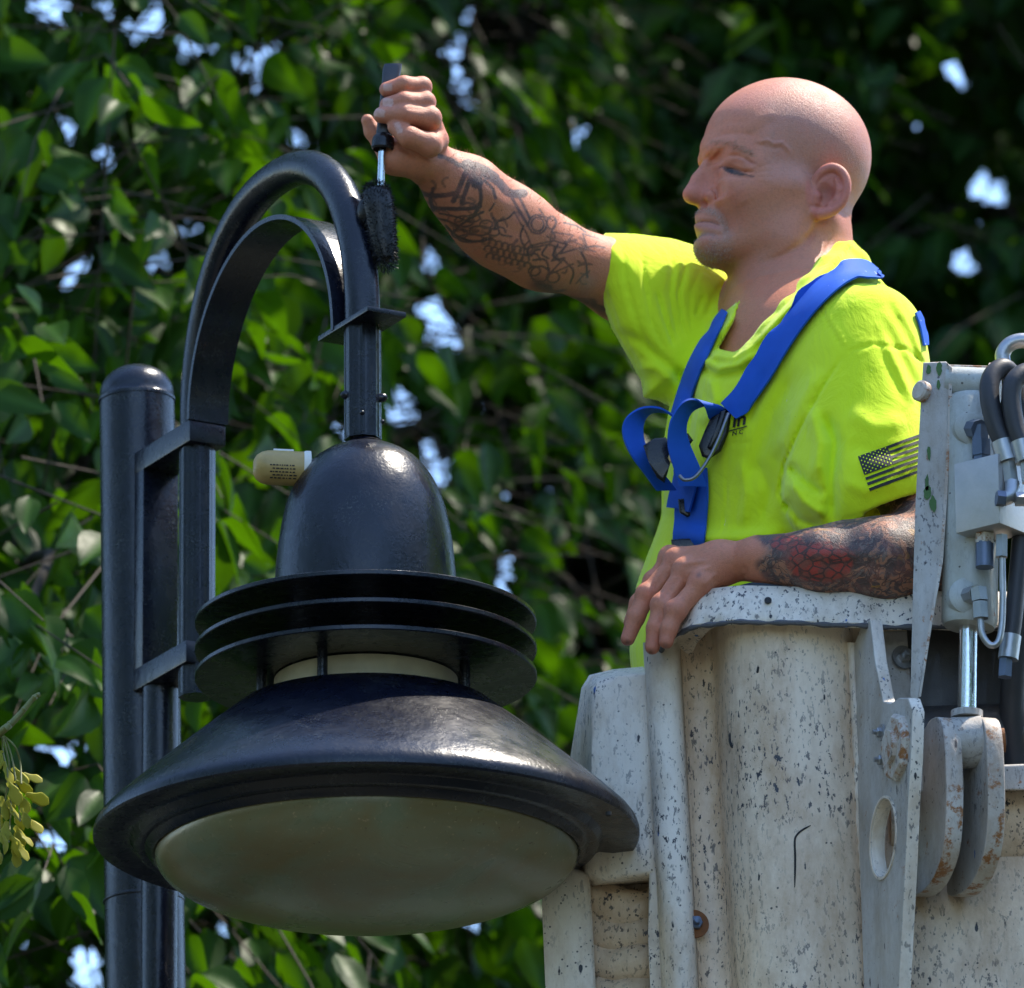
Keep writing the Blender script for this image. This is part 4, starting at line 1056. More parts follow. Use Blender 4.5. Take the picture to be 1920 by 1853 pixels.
# ================================================================== the worker
PSI = math.radians(15)
HC = V(1470, 320, 0.22)
HF = np.array([-math.cos(PSI), -math.sin(PSI), 0]); HL = np.array([math.sin(PSI), -math.cos(PSI), 0]); HU = np.array([0, 0, 1.0])
HM = np.stack([HF, HL, HU])
def hl(px, py, l):
    """head-frame point (forward, left, up) seen at the pixel, l metres left of the mid plane"""
    d = ray(px, py); t = (l - (CAM - HC) @ HL) / (d @ HL)
    q = CAM + d * t - HC
    return np.array([q @ HF, l, q @ HU])
def hloc(P): return (P - HC) @ HM.T
H = Field()
def sym(fn):
    return lambda P: fn(np.stack([P[:, 0], np.abs(P[:, 1]), P[:, 2]], 1))
def head_local_eval(P):
    Q = hloc(P); Q[:, 1] = np.sqrt(Q[:, 1] ** 2 + 1e-6)
    return H.eval(Q)
def h_stroke(pts, l, h, w, lmin=0.012):
    """crease or ridge in the face: polyline in pixels at lateral position l (both sides)"""
    if np.isscalar(l): l = [l] * len(pts)
    pp = np.array([hl(x, y, li) for (x, y), li in zip(pts, l)])
    seg = np.sqrt(((pp[1:] - pp[:-1]) ** 2).sum(1)); cum = np.concatenate([[0], np.cumsum(seg)]); L = cum[-1]
    c = pp.mean(0); r = np.sqrt(((pp - c) ** 2).sum(1)).max() + 0.06
    w = w * PX
    def fn(P):
        dm = np.full(len(P), 1e9); tt = np.zeros(len(P))
        for i in range(len(pp) - 1):
            a, b = pp[i], pp[i + 1]; e = (b - a)[[0, 2]]
            t = np.clip(((P[:, 0] - a[0]) * e[0] + (P[:, 2] - a[2]) * e[1]) / max(e @ e, 1e-12), 0, 1)
            dd = (P[:, 0] - a[0] - t * e[0]) ** 2 + (P[:, 2] - a[2] - t * e[1]) ** 2
            m = dd < dm; dm = np.where(m, dd, dm); tt = np.where(m, (cum[i] + t * seg[i]) / L, tt)
        g = np.clip((P[:, 1] - lmin) / 0.006 + 1, 0, 1)
        amp = np.clip(np.minimum(tt, 1 - tt) * 5, 0, 1)
        return -h * amp * g * np.exp(-dm / (w * w))
    H.add(fn, c, r, 'd', 0)
S_ = 1.0 / 1575.0
# cranium, occiput, face block
H.ell(hl(1477, 277, 0), (0.0985, 0.0775, 0.0865), k=0.0)
H.ell(hl(1530, 310, 0), (0.058, 0.068, 0.070), k=0.03)
H.ell(hl(1409, 293, 0), (0.052, 0.060, 0.062), k=0.03)            # forehead front
H.ell(hl(1424, 350, 0), (0.054, 0.060, 0.062), k=0.03)            # mid face
H.ell(hl(1434, 402, 0), (0.066, 0.060, 0.054), k=0.03)            # cheeks, jaw floor
H.ell(hl(1352, 420, 0), (0.0310, 0.027, 0.027), k=0.020)          # mouth barrel
H.ell(hl(1338, 461, 0), (0.0235, 0.024, 0.0165), k=0.015)          # chin
H.cone(hl(1352, 461, 0.014), hl(1478, 446, 0.052), 0.0150, 0.017, k=0.025)   # jaw line
H.cone(hl(1478, 450, 0.052), hl(1512, 385, 0.061), 0.017, 0.014, k=0.025)   # ramus
H.cone(hl(1378, 352, 0.047), hl(1490, 350, 0.066), 0.013, 0.010, k=0.030)   # cheek bone
H.cone(hl(1337, 275, 0.004), hl(1354, 278, 0.022), 0.0122, 0.0118, k=0.012)
H.cone(hl(1354, 278, 0.022), hl(1382, 286, 0.042), 0.0118, 0.0095, k=0.012)   # brow ridge
H.cone(hl(1382, 286, 0.042), hl(1416, 306, 0.057), 0.0100, 0.009, k=0.020)
H.ell(hl(1446, 398, 0.026), (0.052, 0.036, 0.046), k=0.025)
# neck
H.cone(hl(1505, 425, 0), hl(1492, 545, 0), 0.053, 0.055, k=0.03)
H.cone(hl(1492, 545, 0), hl(1496, 660, 0), 0.055, 0.066, k=0.03)
H.cone(hl(1520, 470, 0), hl(1548, 640, 0), 0.042, 0.058, k=0.04)
H.cone(hl(1408, 460, 0), hl(1450, 540, 0), 0.024, 0.034, k=0.028)            # under the chin
H.cone(hl(1430, 545, 0), hl(1440, 600, 0), 0.022, 0.022, k=0.025)            # throat
H.cone(hl(1548, 415, 0.048), hl(1432, 640, 0.016), 0.011, 0.010, k=0.022)   # neck muscle
# eye sockets, lid ball
H.ell(hl(1334, 322, 0.034), (0.0135, 0.015, 0.0090), mode='s', k=0.012)
EYE = hl(1371, 323, 0.0315)
H.ball(EYE, 0.0124, k=0.006)
H.ell(hl(1388, 352, 0.034), (0.0230, 0.020, 0.0140), k=0.012)
H.ell(hl(1392, 376, 0.034), (0.0260, 0.020, 0.0180), k=0.016)
# hooded lid, bag under the eye
H.cone(hl(1360, 303, 0.023), hl(1381, 305, 0.034), 0.0060, 0.0068, k=0.008)
H.cone(hl(1381, 305, 0.034), hl(1404, 318, 0.046), 0.0070, 0.0066, k=0.009)
H.cone(hl(1402, 318, 0.046), hl(1422, 330, 0.053), 0.0066, 0.004, k=0.010)
# nose
H.cone(hl(1338, 299, 0), hl(1311, 338, 0), 0.0100, 0.0092, k=0.007)
H.cone(hl(1311, 338, 0), hl(1298, 365, 0), 0.0090, 0.0118, k=0.006)
H.cone(hl(1345, 330, 0), hl(1328, 370, 0), 0.0120, 0.0160, k=0.009)
H.ell(hl(1341, 369, 0.0165), (0.0130, 0.0098, 0.0108), k=0.0035)
H.cone(hl(1304, 366, 0.0), hl(1322, 376, 0.0), 0.0090, 0.0070, k=0.006)
H.ell(hl(1320, 384, 0.0105), (0.0065, 0.0040, 0.0050), mode='s', k=0.003)
# lips
H.cone(hl(1312, 406, 0.0), hl(1338, 412, 0.0160), 0.0052, 0.0042, k=0.006)
H.cone(hl(1311, 424, 0.0), hl(1337, 428, 0.0160), 0.0058, 0.0046, k=0.006)
MOUTH = [(1276, 414), (1302, 414), (1318, 416), (1334, 419), (1346, 424), (1355, 430)]; MOUTH_L = [0, .004, .012, .018, .023, .027]
h_stroke(MOUTH, MOUTH_L, -0.0024, 2.4, lmin=-1)
h_stroke([(1290, 441), (1312, 442), (1334, 447), (1352, 452)], [0, .006, .014, .02], -0.0034, 7, lmin=-1)
h_stroke([(1340, 380), (1350, 394), (1360, 406), (1367, 424), (1366, 446)], [.024, .028, .033, .036, .036], -0.0034, 7)
h_stroke([(1372, 362), (1380, 374), (1390, 394)], .042, 0.0010, 18)
h_stroke([(1340, 290), (1345, 300), (1345, 310)], .022, -0.0036, 9)
h_stroke([(1356, 308), (1372, 310), (1388, 316)], .034, 0.0016, 6)
h_stroke([(1334, 350), (1343, 357), (1347, 369), (1345, 382)], [.022, .026, .028, .027], -0.0034, 5)
# eye slit and folds around it
SLIT = [(1347, 316), (1356, 319), (1368, 324), (1382, 329), (1397, 331), (1410, 331)]
SLIT_L = [.023, .028, .034, .042, .049, .054]
h_stroke(SLIT, SLIT_L, -0.0040, 2.6)
h_stroke([(1354, 303), (1372, 304), (1392, 311), (1410, 322)], [.026, .034, .044, .052], -0.0026, 3.2)
h_stroke([(1350, 333), (1366, 341), (1384, 346), (1402, 345)], .038, -0.0018, 6.0)
for a in ([(1408, 336), (1424, 334), (1440, 332)], [(1406, 342), (1424, 344), (1442, 346)], [(1410, 328), (1424, 322), (1438, 318)]):
    h_stroke(a, .05, -0.0005, 2.4)
# frown, forehead and temple relief
h_stroke([(1322, 292), (1330, 304), (1334, 314)], .01, -0.0018, 5, lmin=0.002)
h_stroke([(1336, 288), (1344, 300), (1344, 312)], .016, -0.0012, 5)
h_stroke([(1326, 262), (1350, 258), (1380, 266), (1400, 274)], .03, -0.0009, 5, lmin=-1)
h_stroke([(1322, 276), (1345, 274), (1372, 280)], .03, 0.0010, 10, lmin=-1)
h_stroke([(1332, 236), (1360, 236), (1390, 246)], .03, -0.0005, 6, lmin=-1)
h_stroke([(1412, 262), (1424, 268), (1436, 266), (1448, 274), (1462, 272), (1474, 284), (1484, 300)], .066, 0.0016, 3.2)
h_stroke([(1395, 262), (1420, 250), (1450, 228)], .062, -0.0012, 9)
h_stroke([(1414, 270), (1430, 276), (1448, 282), (1462, 282), (1474, 296)], .066, -0.0009, 4)
h_stroke([(1400, 240), (1420, 225), (1450, 215)], .06, 0.0006, 8)
# jaw crease, neck lines
h_stroke([(1520, 425), (1512, 448), (1495, 470), (1465, 488), (1420, 497)], .05, -0.0034, 9)
h_stroke([(1521, 412), (1514, 430), (1502, 452)], .056, 0.0022, 5)
h_stroke([(1560, 440), (1530, 500), (1485, 560)], .05, -0.0014, 5)
h_stroke([(1560, 500), (1510, 545), (1462, 590)], .05, -0.0008, 3)
# ear
def ear_pt(x, y, l): return hl(x, y, l)
rim = [(1527, 352, .070), (1531, 334, .074), (1543, 320, .079), (1560, 314, .083), (1577, 321, .087), (1587, 338, .090), (1587, 360, .090),
       (1579, 380, .087), (1564, 394, .083), (1548, 401, .079)]
H.ell(hl(1556, 358, 0.0765), (0.0215, 0.0065, 0.0270), axes=[unit((0.92, -0.38, 0.10)), unit((0.38, 0.92, 0)), unit((-0.09, 0.04, 1))], k=0.004)
H.ell(hl(1562, 360, 0.068), (0.016, 0.010, 0.024), k=0.008)
H.ell(hl(1546, 361, 0.0840), (0.0135, 0.0120, 0.0170), mode='s', k=0.003)
H.ell(hl(1557, 338, 0.0875), (0.0100, 0.0072, 0.0085), mode='s', k=0.003)
rimS = spline([hl(*p) for p in rim], 28)
H.chain(list(rimS), list(np.interp(np.linspace(0, 1, 28), [0, .3, .7, 1], [.0040, .0052, .0050, .0054])), k=0.002)
H.chain([hl(1568, 338, .085), hl(1574, 356, .086), hl(1568, 374, .084), hl(1555, 384, .081)], [0.0026, 0.0030, 0.0030, 0.0032], k=0.004)
H.chain([hl(1526, 356, .072), hl(1532, 368, .075), hl(1531, 380, .074)], [0.0030, 0.0042, 0.0034], k=0.005)
H.chain([hl(1548, 400, .079), hl(1536, 402, .077), hl(1527, 400, .074)], [0.0056, 0.0066, 0.0056], k=0.005)

body = Field()
body.add(head_local_eval, HC - np.array([0, 0, 0.03]), 0.24, 'u', 0.0)
# torso (mostly under the shirt), torso frame turned 28 degrees
TPS = math.radians(28)
TF = np.array([-math.cos(TPS), -math.sin(TPS), 0]); TL = np.array([math.sin(TPS), -math.cos(TPS), 0])
TA = np.stack([TF, TL, HU])
LS, RS = V(1632, 660, 0.05), V(1335, 590, 0.36)
body.ell(V(1500, 760, 0.20), (0.095, 0.150, 0.17), TA, k=0.05)
body.cone(V(1500, 640, 0.2), LS, 0.05, 0.055, k=0.05)
body.cone(V(1490, 630, 0.22), RS, 0.05, 0.050, k=0.05)
body.ell(V(1445, 680, 0.17), (0.050, 0.09, 0.07), TA, k=0.05)
# right arm (far arm, reaching to the lamp)
RE = V(1022, 470, 0.20)
body.chain([RS, V(1180, 530, 0.285), RE], [0.052, 0.046, 0.039], k=0.03)
body.chain([RE, V(950, 425, 0.155), V(870, 360, 0.09), V(803, 303, 0.045)], [0.040, 0.0425, 0.0375, 0.0275], k=0.03)
body.cone(V(1000, 470, 0.195), V(905, 420, 0.135), 0.030, 0.030, k=0.04)     # underside of the forearm
body.cone(V(985, 415, 0.16), V(890, 345, 0.10), 0.022, 0.020, k=0.03)
# right hand
body.cone(V(800, 303, 0.042), V(768, 288, 0.020), 0.0250, 0.0235, k=0.012)
body.cone(V(768, 288, 0.022), V(790, 250, 0.020), 0.0240, 0.0200, k=0.014)
body.cone(V(790, 262, 0.024), V(795, 205, 0.026), 0.0180, 0.0130, k=0.014)
body.cone(V(735, 302, 0.012), V(790, 300, 0.02), 0.0140, 0.0180, k=0.014)    # heel of the hand
body.cone(V(738, 300, 0.014), V(715, 268, 0.018), 0.0150, 0.0110, k=0.012)    # thumb base
body.chain([V(718, 272, 0.018), V(699, 247, 0.016), V(689, 226, 0.010)], [0.0115, 0.0098, 0.0076], k=0.005)
FING_R = {
 'pinky': ([V(794, 192, .022), V(791, 163, -.002), V(757, 159, -.018), V(725, 168, -.016)], [.0108, .0110, .0106, .0090]),
 'ring': ([V(800, 216, .020), V(797, 192, -.006), V(758, 190, -.024), V(727, 197, -.021)], [.0116, .0118, .0112, .0096]),
 'middle': ([V(812, 240, .020), V(806, 222, -.008), V(758, 214, -.026), V(716, 216, -.023)], [.0128, .0130, .0120, .0100]),
 'index': ([V(815, 266, .016), V(806, 272, -.012), V(767, 257, -.026), V(742, 238, -.022)], [.0135, .0138, .0128, .0100])}
for pts, rr in FING_R.values():
    for i in range(3): body.cone(pts[i], pts[i + 1], rr[i], rr[i + 1], k=0.0035)
    body.ball(pts[1] + np.array([0, -.001, 0]), rr[1] * 1.05, k=0.004)
body.cone(V(815, 262, .018), V(775, 262, .012), 0.0165, 0.0150, k=0.008)
body.view_stroke([(800, 205), (790, 207), (760, 203)], -0.0008, 3, -0.01, 0.05)
body.view_stroke([(745, 275), (765, 285), (780, 300)], -0.0022, 4, 0.0, 0.06)
# fingernails of the right hand
# left arm resting on the bucket rim
LE = V(1765, 1040, -0.06)
body.chain([LS, V(1690, 860, 0.02), LE], [0.055, 0.052, 0.042], k=0.03)
body.chain([LE, V(1660, 1052, -0.075), V(1540, 1052, -0.075), V(1425, 1048, -0.055)], [0.042, 0.0445, 0.0360, 0.0275], k=0.02)
body.cone(V(1720, 1022, -0.06), V(1590, 1020, -0.06), 0.028, 0.024, k=0.03)
# left hand, back of the hand and drooping fingers
WR = V(1418, 1048, -0.034)
body.cone(WR, V(1345, 1058, -0.034), 0.0245, 0.0225, k=0.015)
KN = [V(1257, 1049, 0.012), V(1268, 1056, -0.010), V(1284, 1074, -0.034), V(1312, 1098, -0.052)]
for kn, r in zip(KN, (.0135, .0145, .0145, .0125)):
    body.cone(V(1350, 1056, -0.030), kn, 0.0200, r, k=0.014)
FING_L = [
 ([KN[0], V(1225, 1090, .014), V(1196, 1130, .012), V(1182, 1168, .012)], [.0120, .0098, .0094, .0080]),
 ([KN[1], V(1213, 1116, -.014), V(1192, 1158, -.016), V(1177, 1198, -.016)], [.0128, .0112, .0104, .0084]),
 ([KN[2], V(1242, 1136, -.040), V(1229, 1178, -.044), V(1223, 1214, -.044)], [.0125, .0118, .0104, .0086]),
 ([KN[3], V(1268, 1146, -.058), V(1254, 1180, -.060), V(1249, 1203, -.060)], [.0120, .0114, .0100, .0086])]
for pts, rr in FING_L:
    for i in range(3): body.cone(pts[i], pts[i + 1], rr[i], rr[i + 1], k=0.0045)
    body.ball(pts[1] + np.array([-.001, -.0015, .001]), rr[1] * 1.10, k=0.006)
    body.ball(pts[0] + np.array([0, -.002, .004]), rr[0] * 0.95, k=0.010)
body.chain([V(1370, 1062, 0.0), V(1310, 1090, 0.035), V(1275, 1120, 0.045), V(1255, 1145, 0.045)], [.016, .0125, .0105, .0085], k=0.008)
for a in ([(1330, 1052), (1300, 1054), (1275, 1058)], [(1335, 1062), (1310, 1068), (1290, 1076)], [(1345, 1075), (1330, 1088), (1318, 1098)]):
    body.view_stroke(a, 0.0014, 4, -0.05, 0.06)
for a in ([(1250, 1070), (1225, 1105)], [(1270, 1085), (1248, 1118), (1240, 1128)]):
    body.view_stroke(a, -0.0016, 5, -0.05, 0.06)
body.view_stroke([(1395, 1060), (1400, 1075), (1392, 1085)], -0.0015, 4, -0.06, 0.06)
# shallow muscle relief on the arms
for a, h in (([(960, 395), (900, 350), (850, 315)], 0.0012), ([(1000, 450), (940, 420), (880, 372)], -0.0012), ([(1010, 500), (940, 460), (880, 410)], 0.0010)):
    body.view_stroke(a, h, 12, 0.1, 0.2)
for a, h in (([(1700, 1040), (1600, 1036), (1500, 1040)], 0.0014), ([(1700, 1066), (1600, 1062), (1500, 1058)], -0.0014)):
    body.view_stroke(a, h, 12, -0.05, 0.06)
BV, BQ = body.mesh((-0.20, Y0 - 0.16, V(1400, 1330)[2]), (0.60, Y0 + 0.52, V(1400, 110, 0.2)[2]), RES_BODY)
# ------------------------------------------------------------------ shirt
sh = Field()
# left sleeve, cut at the hem and hollow
sh.cone(V(1624, 642, 0.05), V(1650, 930, -0.012), 0.071, 0.075, k=0.0)
sh.cone(V(1600, 720, 0.05), V(1560, 930, 0.02), 0.060, 0.058, k=0.05)
_ha, _hb = np.array([1556., 1003.]), np.array([1732., 946.]); _hn = unit((-( _hb - _ha)[1], (_hb - _ha)[0]))
def _below(P):
    x, y = project(P)
    return -((x - _ha[0]) * _hn[0] + (y - _ha[1]) * _hn[1]) * PX
sh.add(_below, V(1640, 1010, 0), 0.25, 's', 0.004)
sh.cone(V(1665, 915, -0.005), V(1690, 1040, -0.03), 0.052, 0.062, mode='s', k=0.008)
# torso
TOR = [(1398, 548), (1345, 600), (1290, 680), (1264, 772), (1250, 850), (1243, 965), (1210, 1050), (1192, 1100), (1180, 1220), (1195, 1420), (1560, 1420),
       (1740, 1250), (1765, 900), (1740, 690), (1697, 572), (1640, 515), (1592, 468), (1480, 510)]
sh.puff(TOR, lambda x, y: 0.235 - (x - 1450) * 0.00016 + np.clip((y - 950) / 400, 0, 1) * 0.02, 0.165, 250, k=0.025, dyc=0.2)
sh.ell(V(1500, 830, 0.20), (0.128, 0.185, 0.22), TA, k=0.05)
# right sleeve
RSL = [(1134, 437), (1119, 455), (1112, 490), (1120, 545), (1148, 620), (1183, 680), (1202, 715), (1206, 746), (1235, 752), (1266, 768), (1320, 730), (1380, 640), (1410, 560),
       (1385, 505), (1330, 468), (1260, 447), (1190, 438)]
sh.puff(RSL, lambda x, y: 0.262 + (x - 1130) * 0.00030, 0.072, 85, k=0.016, dyc=0.3)
sh.cone(V(1095, 507, 0.255), V(1160, 527, 0.28), 0.047, 0.043, mode='s', k=0.004)
# collar opening
NECK = [(1396, 530), (1386, 572), (1368, 615), (1345, 655), (1376, 663), (1408, 644), (1442, 608), (1500, 548), (1560, 486), (1594, 452), (1560, 380), (1420, 440)]
sh.puff(NECK, lambda x, y: 0.14 + 0 * x, 0.22, 6, mode='s', k=0.006, dyc=0.15)
sh.ball(V(1602, 494, 0.20), 0.018, k=0.02)
sh.chain([V(*p) for p in ((1583, 462, .235), (1574, 478, .185), (1552, 503, .140), (1518, 541, .110), (1480, 582, .096), (1446, 622, .092), (1416, 652, .096))], [.0125, .0125, .0125, .012, .011, .010, .009], k=0.014)
sh.chain([V(*p) for p in ((1604, 478, .24), (1600, 492, .19), (1582, 516, .150), (1550, 548, .118))], [.010, .011, .010, .008], k=0.012)
vs_ = sh.view_stroke
vs_([(1594, 458), (1562, 492), (1502, 554), (1446, 614), (1410, 651), (1376, 672), (1340, 668)], 0.0060, 6, 0.1, 0.15, False)
vs_([(1590, 486), (1560, 512), (1510, 562), (1458, 620)], -0.0020, 4, 0.1, 0.15)
vs_([(1308, 650), (1318, 674), (1345, 692), (1385, 684), (1425, 655)], 0.0085, 9, 0.1, 0.2)
vs_([(1312, 684), (1345, 706), (1390, 700), (1420, 680)], -0.0050, 9, 0.1, 0.2)
vs_([(1380, 590), (1352, 622), (1318, 652)], 0.0045, 6, 0.2, 0.2)
# right sleeve folds fanning out of the armpit
for a in ([(1172, 446), (1172, 520), (1200, 610), (1235, 680)], [(1205, 444), (1204, 520), (1225, 600), (1255, 670)], [(1236, 450), (1232, 530), (1248, 600), (1268, 655)],
          [(1264, 456), (1256, 540), (1266, 610), (1280, 650)], [(1292, 468), (1276, 540), (1280, 600), (1288, 640)], [(1318, 478), (1296, 540), (1292, 590), (1296, 630)],
          [(1344, 492), (1316, 545), (1305, 590)], [(1366, 508), (1338, 552), (1316, 600)], [(1380, 528), (1354, 562), (1326, 604)]):
    a = [(x, y + 14 * (1 - i / 3)) for i, (x, y) in enumerate(a)]
    vs_([(x + 4 * math.sin(y * 0.03 + x), y) for x, y in a[(0 if int(a[0][0]) % 3 else 1):]], -0.0034 - 0.0016 * math.sin(a[0][0] * 0.9), 5.5 + 1.5 * math.sin(a[0][0]), 0.27, 0.06)
vs_([(1128, 444), (1124, 490), (1134, 545), (1162, 620), (1200, 690), (1214, 742)], -0.0020, 2.5, 0.27, 0.08)
vs_([(1150, 620), (1200, 640), (1260, 690), (1290, 740)], -0.0040, 9, 0.27, 0.08)
vs_([(1190, 690), (1230, 690), (1265, 720)], 0.0040, 9, 0.25, 0.08)
vs_([(1262, 690), (1290, 720), (1300, 780)], -0.0060, 10, 0.2, 0.12)
# seams of the left sleeve and the shoulder
vs_([(1532, 560), (1552, 606), (1584, 660)], -0.0014, 2.2, 0.05, 0.12)
vs_([(1538, 556), (1558, 602), (1590, 656)], 0.0012, 2.5, 0.05, 0.12)
vs_([(1586, 660), (1640, 646), (1700, 656), (1742, 690)], -0.0026, 2.6, 0.0, 0.1)
vs_([(1584, 662), (1546, 720), (1502, 800), (1470, 872), (1461, 926), (1482, 975)], -0.0034, 3.0, 0.05, 0.12)
# folds under the arm and down the chest
for a, h, w in (([(1545, 770), (1566, 830), (1560, 900), (1562, 985)], -0.0075, 12), ([(1520, 760), (1536, 830), (1530, 900)], 0.0050, 12),
             ([(1478, 870), (1510, 905), (1548, 930)], -0.0055, 9), ([(1480, 900), (1506, 940), (1550, 970)], 0.0045, 9), ([(1470, 935), (1500, 975), (1540, 990)], -0.0040, 8),
             ([(1590, 770), (1640, 800), (1700, 790)], 0.0024, 16), ([(1590, 830), (1640, 850), (1700, 850)], -0.0022, 14), ([(1575, 900), (1620, 920), (1690, 900)], 0.0024, 12),
             ([(1660, 560), (1700, 620), (1728, 690)], -0.0020, 10), ([(1650, 590), (1680, 650), (1715, 720), (1728, 790)], -0.0020, 10), ([(1640, 610), (1668, 690), (1700, 760)], -0.0016, 11),
             ([(1676, 570), (1712, 630), (1734, 680)], 0.0018, 9), ([(1650, 625), (1684, 690), (1716, 760)], 0.0018, 10),
             ([(1450, 690), (1420, 750), (1400, 800)], -0.0030, 9), ([(1500, 690), (1450, 770), (1420, 850), (1400, 920)], -0.0028, 14), ([(1540, 690), (1490, 780), (1450, 860)], 0.0030, 14),
             ([(1420, 860), (1440, 920), (1430, 980)], -0.0026, 10), ([(1390, 860), (1400, 930), (1390, 990)], 0.0024, 10),
             ([(1290, 700), (1300, 760), (1285, 840)], -0.0050, 9), ([(1330, 700), (1340, 750), (1320, 800)], 0.0040, 10),
             ([(1250, 990), (1310, 1008), (1390, 1010), (1470, 1000)], 0.0060, 14), ([(1240, 1020), (1310, 1036), (1400, 1036)], -0.0070, 11),
             ([(1262, 870), (1290, 930), (1290, 990)], -0.0036, 10), ([(1220, 1040), (1214, 1110), (1200, 1190)], 0.0060, 10), ([(1240, 1050), (1236, 1120), (1226, 1200)], -0.0060, 9),
             ([(1280, 1100), (1290, 1150), (1285, 1220)], -0.0060, 8)):
    vs_(a, h * 1.6, w, 0.05, 0.16)
# hem stitching of the left sleeve
vs_([(1566, 982), (1620, 962), (1680, 942), (1728, 926)], -0.0012, 2.2, -0.05, 0.1, False)
# pocket edges
vs_([(1340, 838), (1372, 832), (1408, 830)], -0.0016, 2.2, 0.08, 0.1, False)
vs_([(1364, 834), (1364, 900), (1358, 985), (1350, 1004)], -0.0016, 2.2, 0.08, 0.1, False)
SV, SQ = sh.mesh((0.06, Y0 - 0.16, V(1400, 1440)[2]), (0.62, Y0 + 0.52, V(1400, 420, 0.2)[2]), RES_SHIRT)
# ------------------------------------------------------------------ skin colours, tattoos
def sstep(a, b, x): 
    t = np.clip((x - a) / (b - a), 0, 1); return t * t * (3 - 2 * t)
def hash_noise(P, scale, seed=0):
    """cheap smooth value noise on points"""
    q = P * scale + seed * 17.3; i = np.floor(q).astype(np.int64); f = q - i; f = f * f * (3 - 2 * f)
    def hsh(x, y, z): 
        h = (x * 374761393 + y * 668265263 + z * 2147483647 + seed * 974711) & 0xffffffff
        h = ((h ^ (h >> 13)) * 1274126177) & 0xffffffff
        return ((h ^ (h >> 16)) & 0xffff) / 65535.0
    r = 0
    for a in (0, 1):
        for b in (0, 1):
            for c in (0, 1):
                w = (f[:, 0] if a else 1 - f[:, 0]) * (f[:, 1] if b else 1 - f[:, 1]) * (f[:, 2] if c else 1 - f[:, 2])
                r = r + w * hsh(i[:, 0] + a, i[:, 1] + b, i[:, 2] + c)
    return r
bx, by = project(BV); bdy = BV[:, 1] - Y0
col = np.tile(np.array([0.58, 0.212, 0.115]), (len(BV), 1))
def blend(mask, c): 
    global col
    m = np.clip(mask, 0, 1)[:, None]; col = col * (1 - m) + np.array(c) * m
n1 = hash_noise(BV, 60, 1); n2 = hash_noise(BV, 260, 2); n3 = hash_noise(BV, 900, 3)
blend(0.35 * sstep(0.4, 0.9, n1), (0.60, 0.185, 0.105)); blend(0.38 * sstep(0.5, 0.9, n2), (0.45, 0.175, 0.100))
Q = hloc(BV); inh = (Q[:, 2] > -0.16) & (np.abs(Q[:, 1]) < 0.1) & (np.abs(Q[:, 0]) < 0.15) & (bdy > 0.05)
side = np.abs(Q[:, 1])
def hblob(px, py, l, r): 
    c = hl(px, py, l); P_ = np.stack([Q[:, 0], side, Q[:, 2]], 1)
    return np.where(inh, np.exp(-((P_ - c) ** 2).sum(1) / (r * PX) ** 2), 0)
def hline(pts, ls, w):
    if np.isscalar(ls): ls = [ls] * len(pts)
    pp = [hl(x, y, l) for (x, y), l in zip(pts, ls)]
    dm = poly_dist([(p[0], p[2]) for p in pp], Q[:, 0], Q[:, 2])
    return np.where(inh, np.exp(-(dm / (w * PX)) ** 2), 0)
scalp = np.where(inh, sstep(0.030, 0.055, Q[:, 2] - 0.30 * (Q[:, 0] - 0.02) + 0.0) , 0)
blend(0.75 * scalp * (0.6 + 0.5 * n1), (0.59, 0.245, 0.175))
hair = np.where(inh, sstep(0.0, 0.02, 0.055 - Q[:, 0]) * sstep(-0.06, -0.03, Q[:, 2]) * sstep(0.075, 0.055, Q[:, 2]), 0)
blend(0.35 * hair * (0.4 + n3), (0.42, 0.25, 0.205))
for b_, w_ in ((hblob(1300, 366, 0, 26), .75), (hblob(1330, 372, .014, 18), .55), (hblob(1375, 378, .045, 34), .5), (hblob(1314, 340, 0, 20), .4)): blend(b_ * w_, (0.56, 0.18, 0.13))
ear = np.where(inh & (side > 0.071), sstep(0.071, 0.080, side), 0) * sstep(1.25, 0.95, ((bx - 1554) / 42) ** 2 + ((by - 361) / 54) ** 2)
blend(0.75 * ear, (0.60, 0.175, 0.125)); blend(0.7 * hblob(1550, 362, .078, 16), (0.34, 0.07, 0.05))
blend(0.85 * hline([(1290, 423), (1308, 424), (1325, 427), (1342, 432)], [0, .006, .014, .019], 5.0), (0.46, 0.185, 0.15))
blend(0.6 * hline([(1290, 409), (1315, 411), (1342, 419)], [0, .01, .02], 2.8), (0.46, 0.20, 0.16))
blend(0.8 * hline(MOUTH[:-1], MOUTH_L[:-1], 1.8), (0.20, 0.075, 0.06))
beard = np.where(inh & (Q[:, 0] > 0.03), np.maximum(hblob(1322, 470, 0.0, 30), hblob(1345, 474, .02, 30)), 0)
must = np.maximum(hline([(1304, 396), (1322, 396), (1346, 406), (1358, 424), (1362, 452)], [0, .01, .024, .03, .03], 8), 0)
blend(0.85 * beard * (0.5 + 0.5 * n3), (0.36, 0.245, 0.195)); blend(0.75 * must * (0.5 + 0.5 * n3), (0.39, 0.26, 0.20)); blend(0.7 * hline([(1296, 441), (1314, 442), (1332, 446)], [0, .006, .014], 6), (0.24, 0.15, 0.12))
blend(0.35 * sstep(0.70, 0.86, n3) * np.maximum(beard, must), (0.55, 0.48, 0.43)); blend(0.5 * sstep(0.74, 0.86, 1 - n3) * np.maximum(beard, must), (0.16, 0.10, 0.08))
jaw = np.where(inh, sstep(-0.055, -0.075, Q[:, 2]) * sstep(0.01, 0.04, Q[:, 0]), 0); blend(0.30 * jaw * n3, (0.36, 0.24, 0.19))
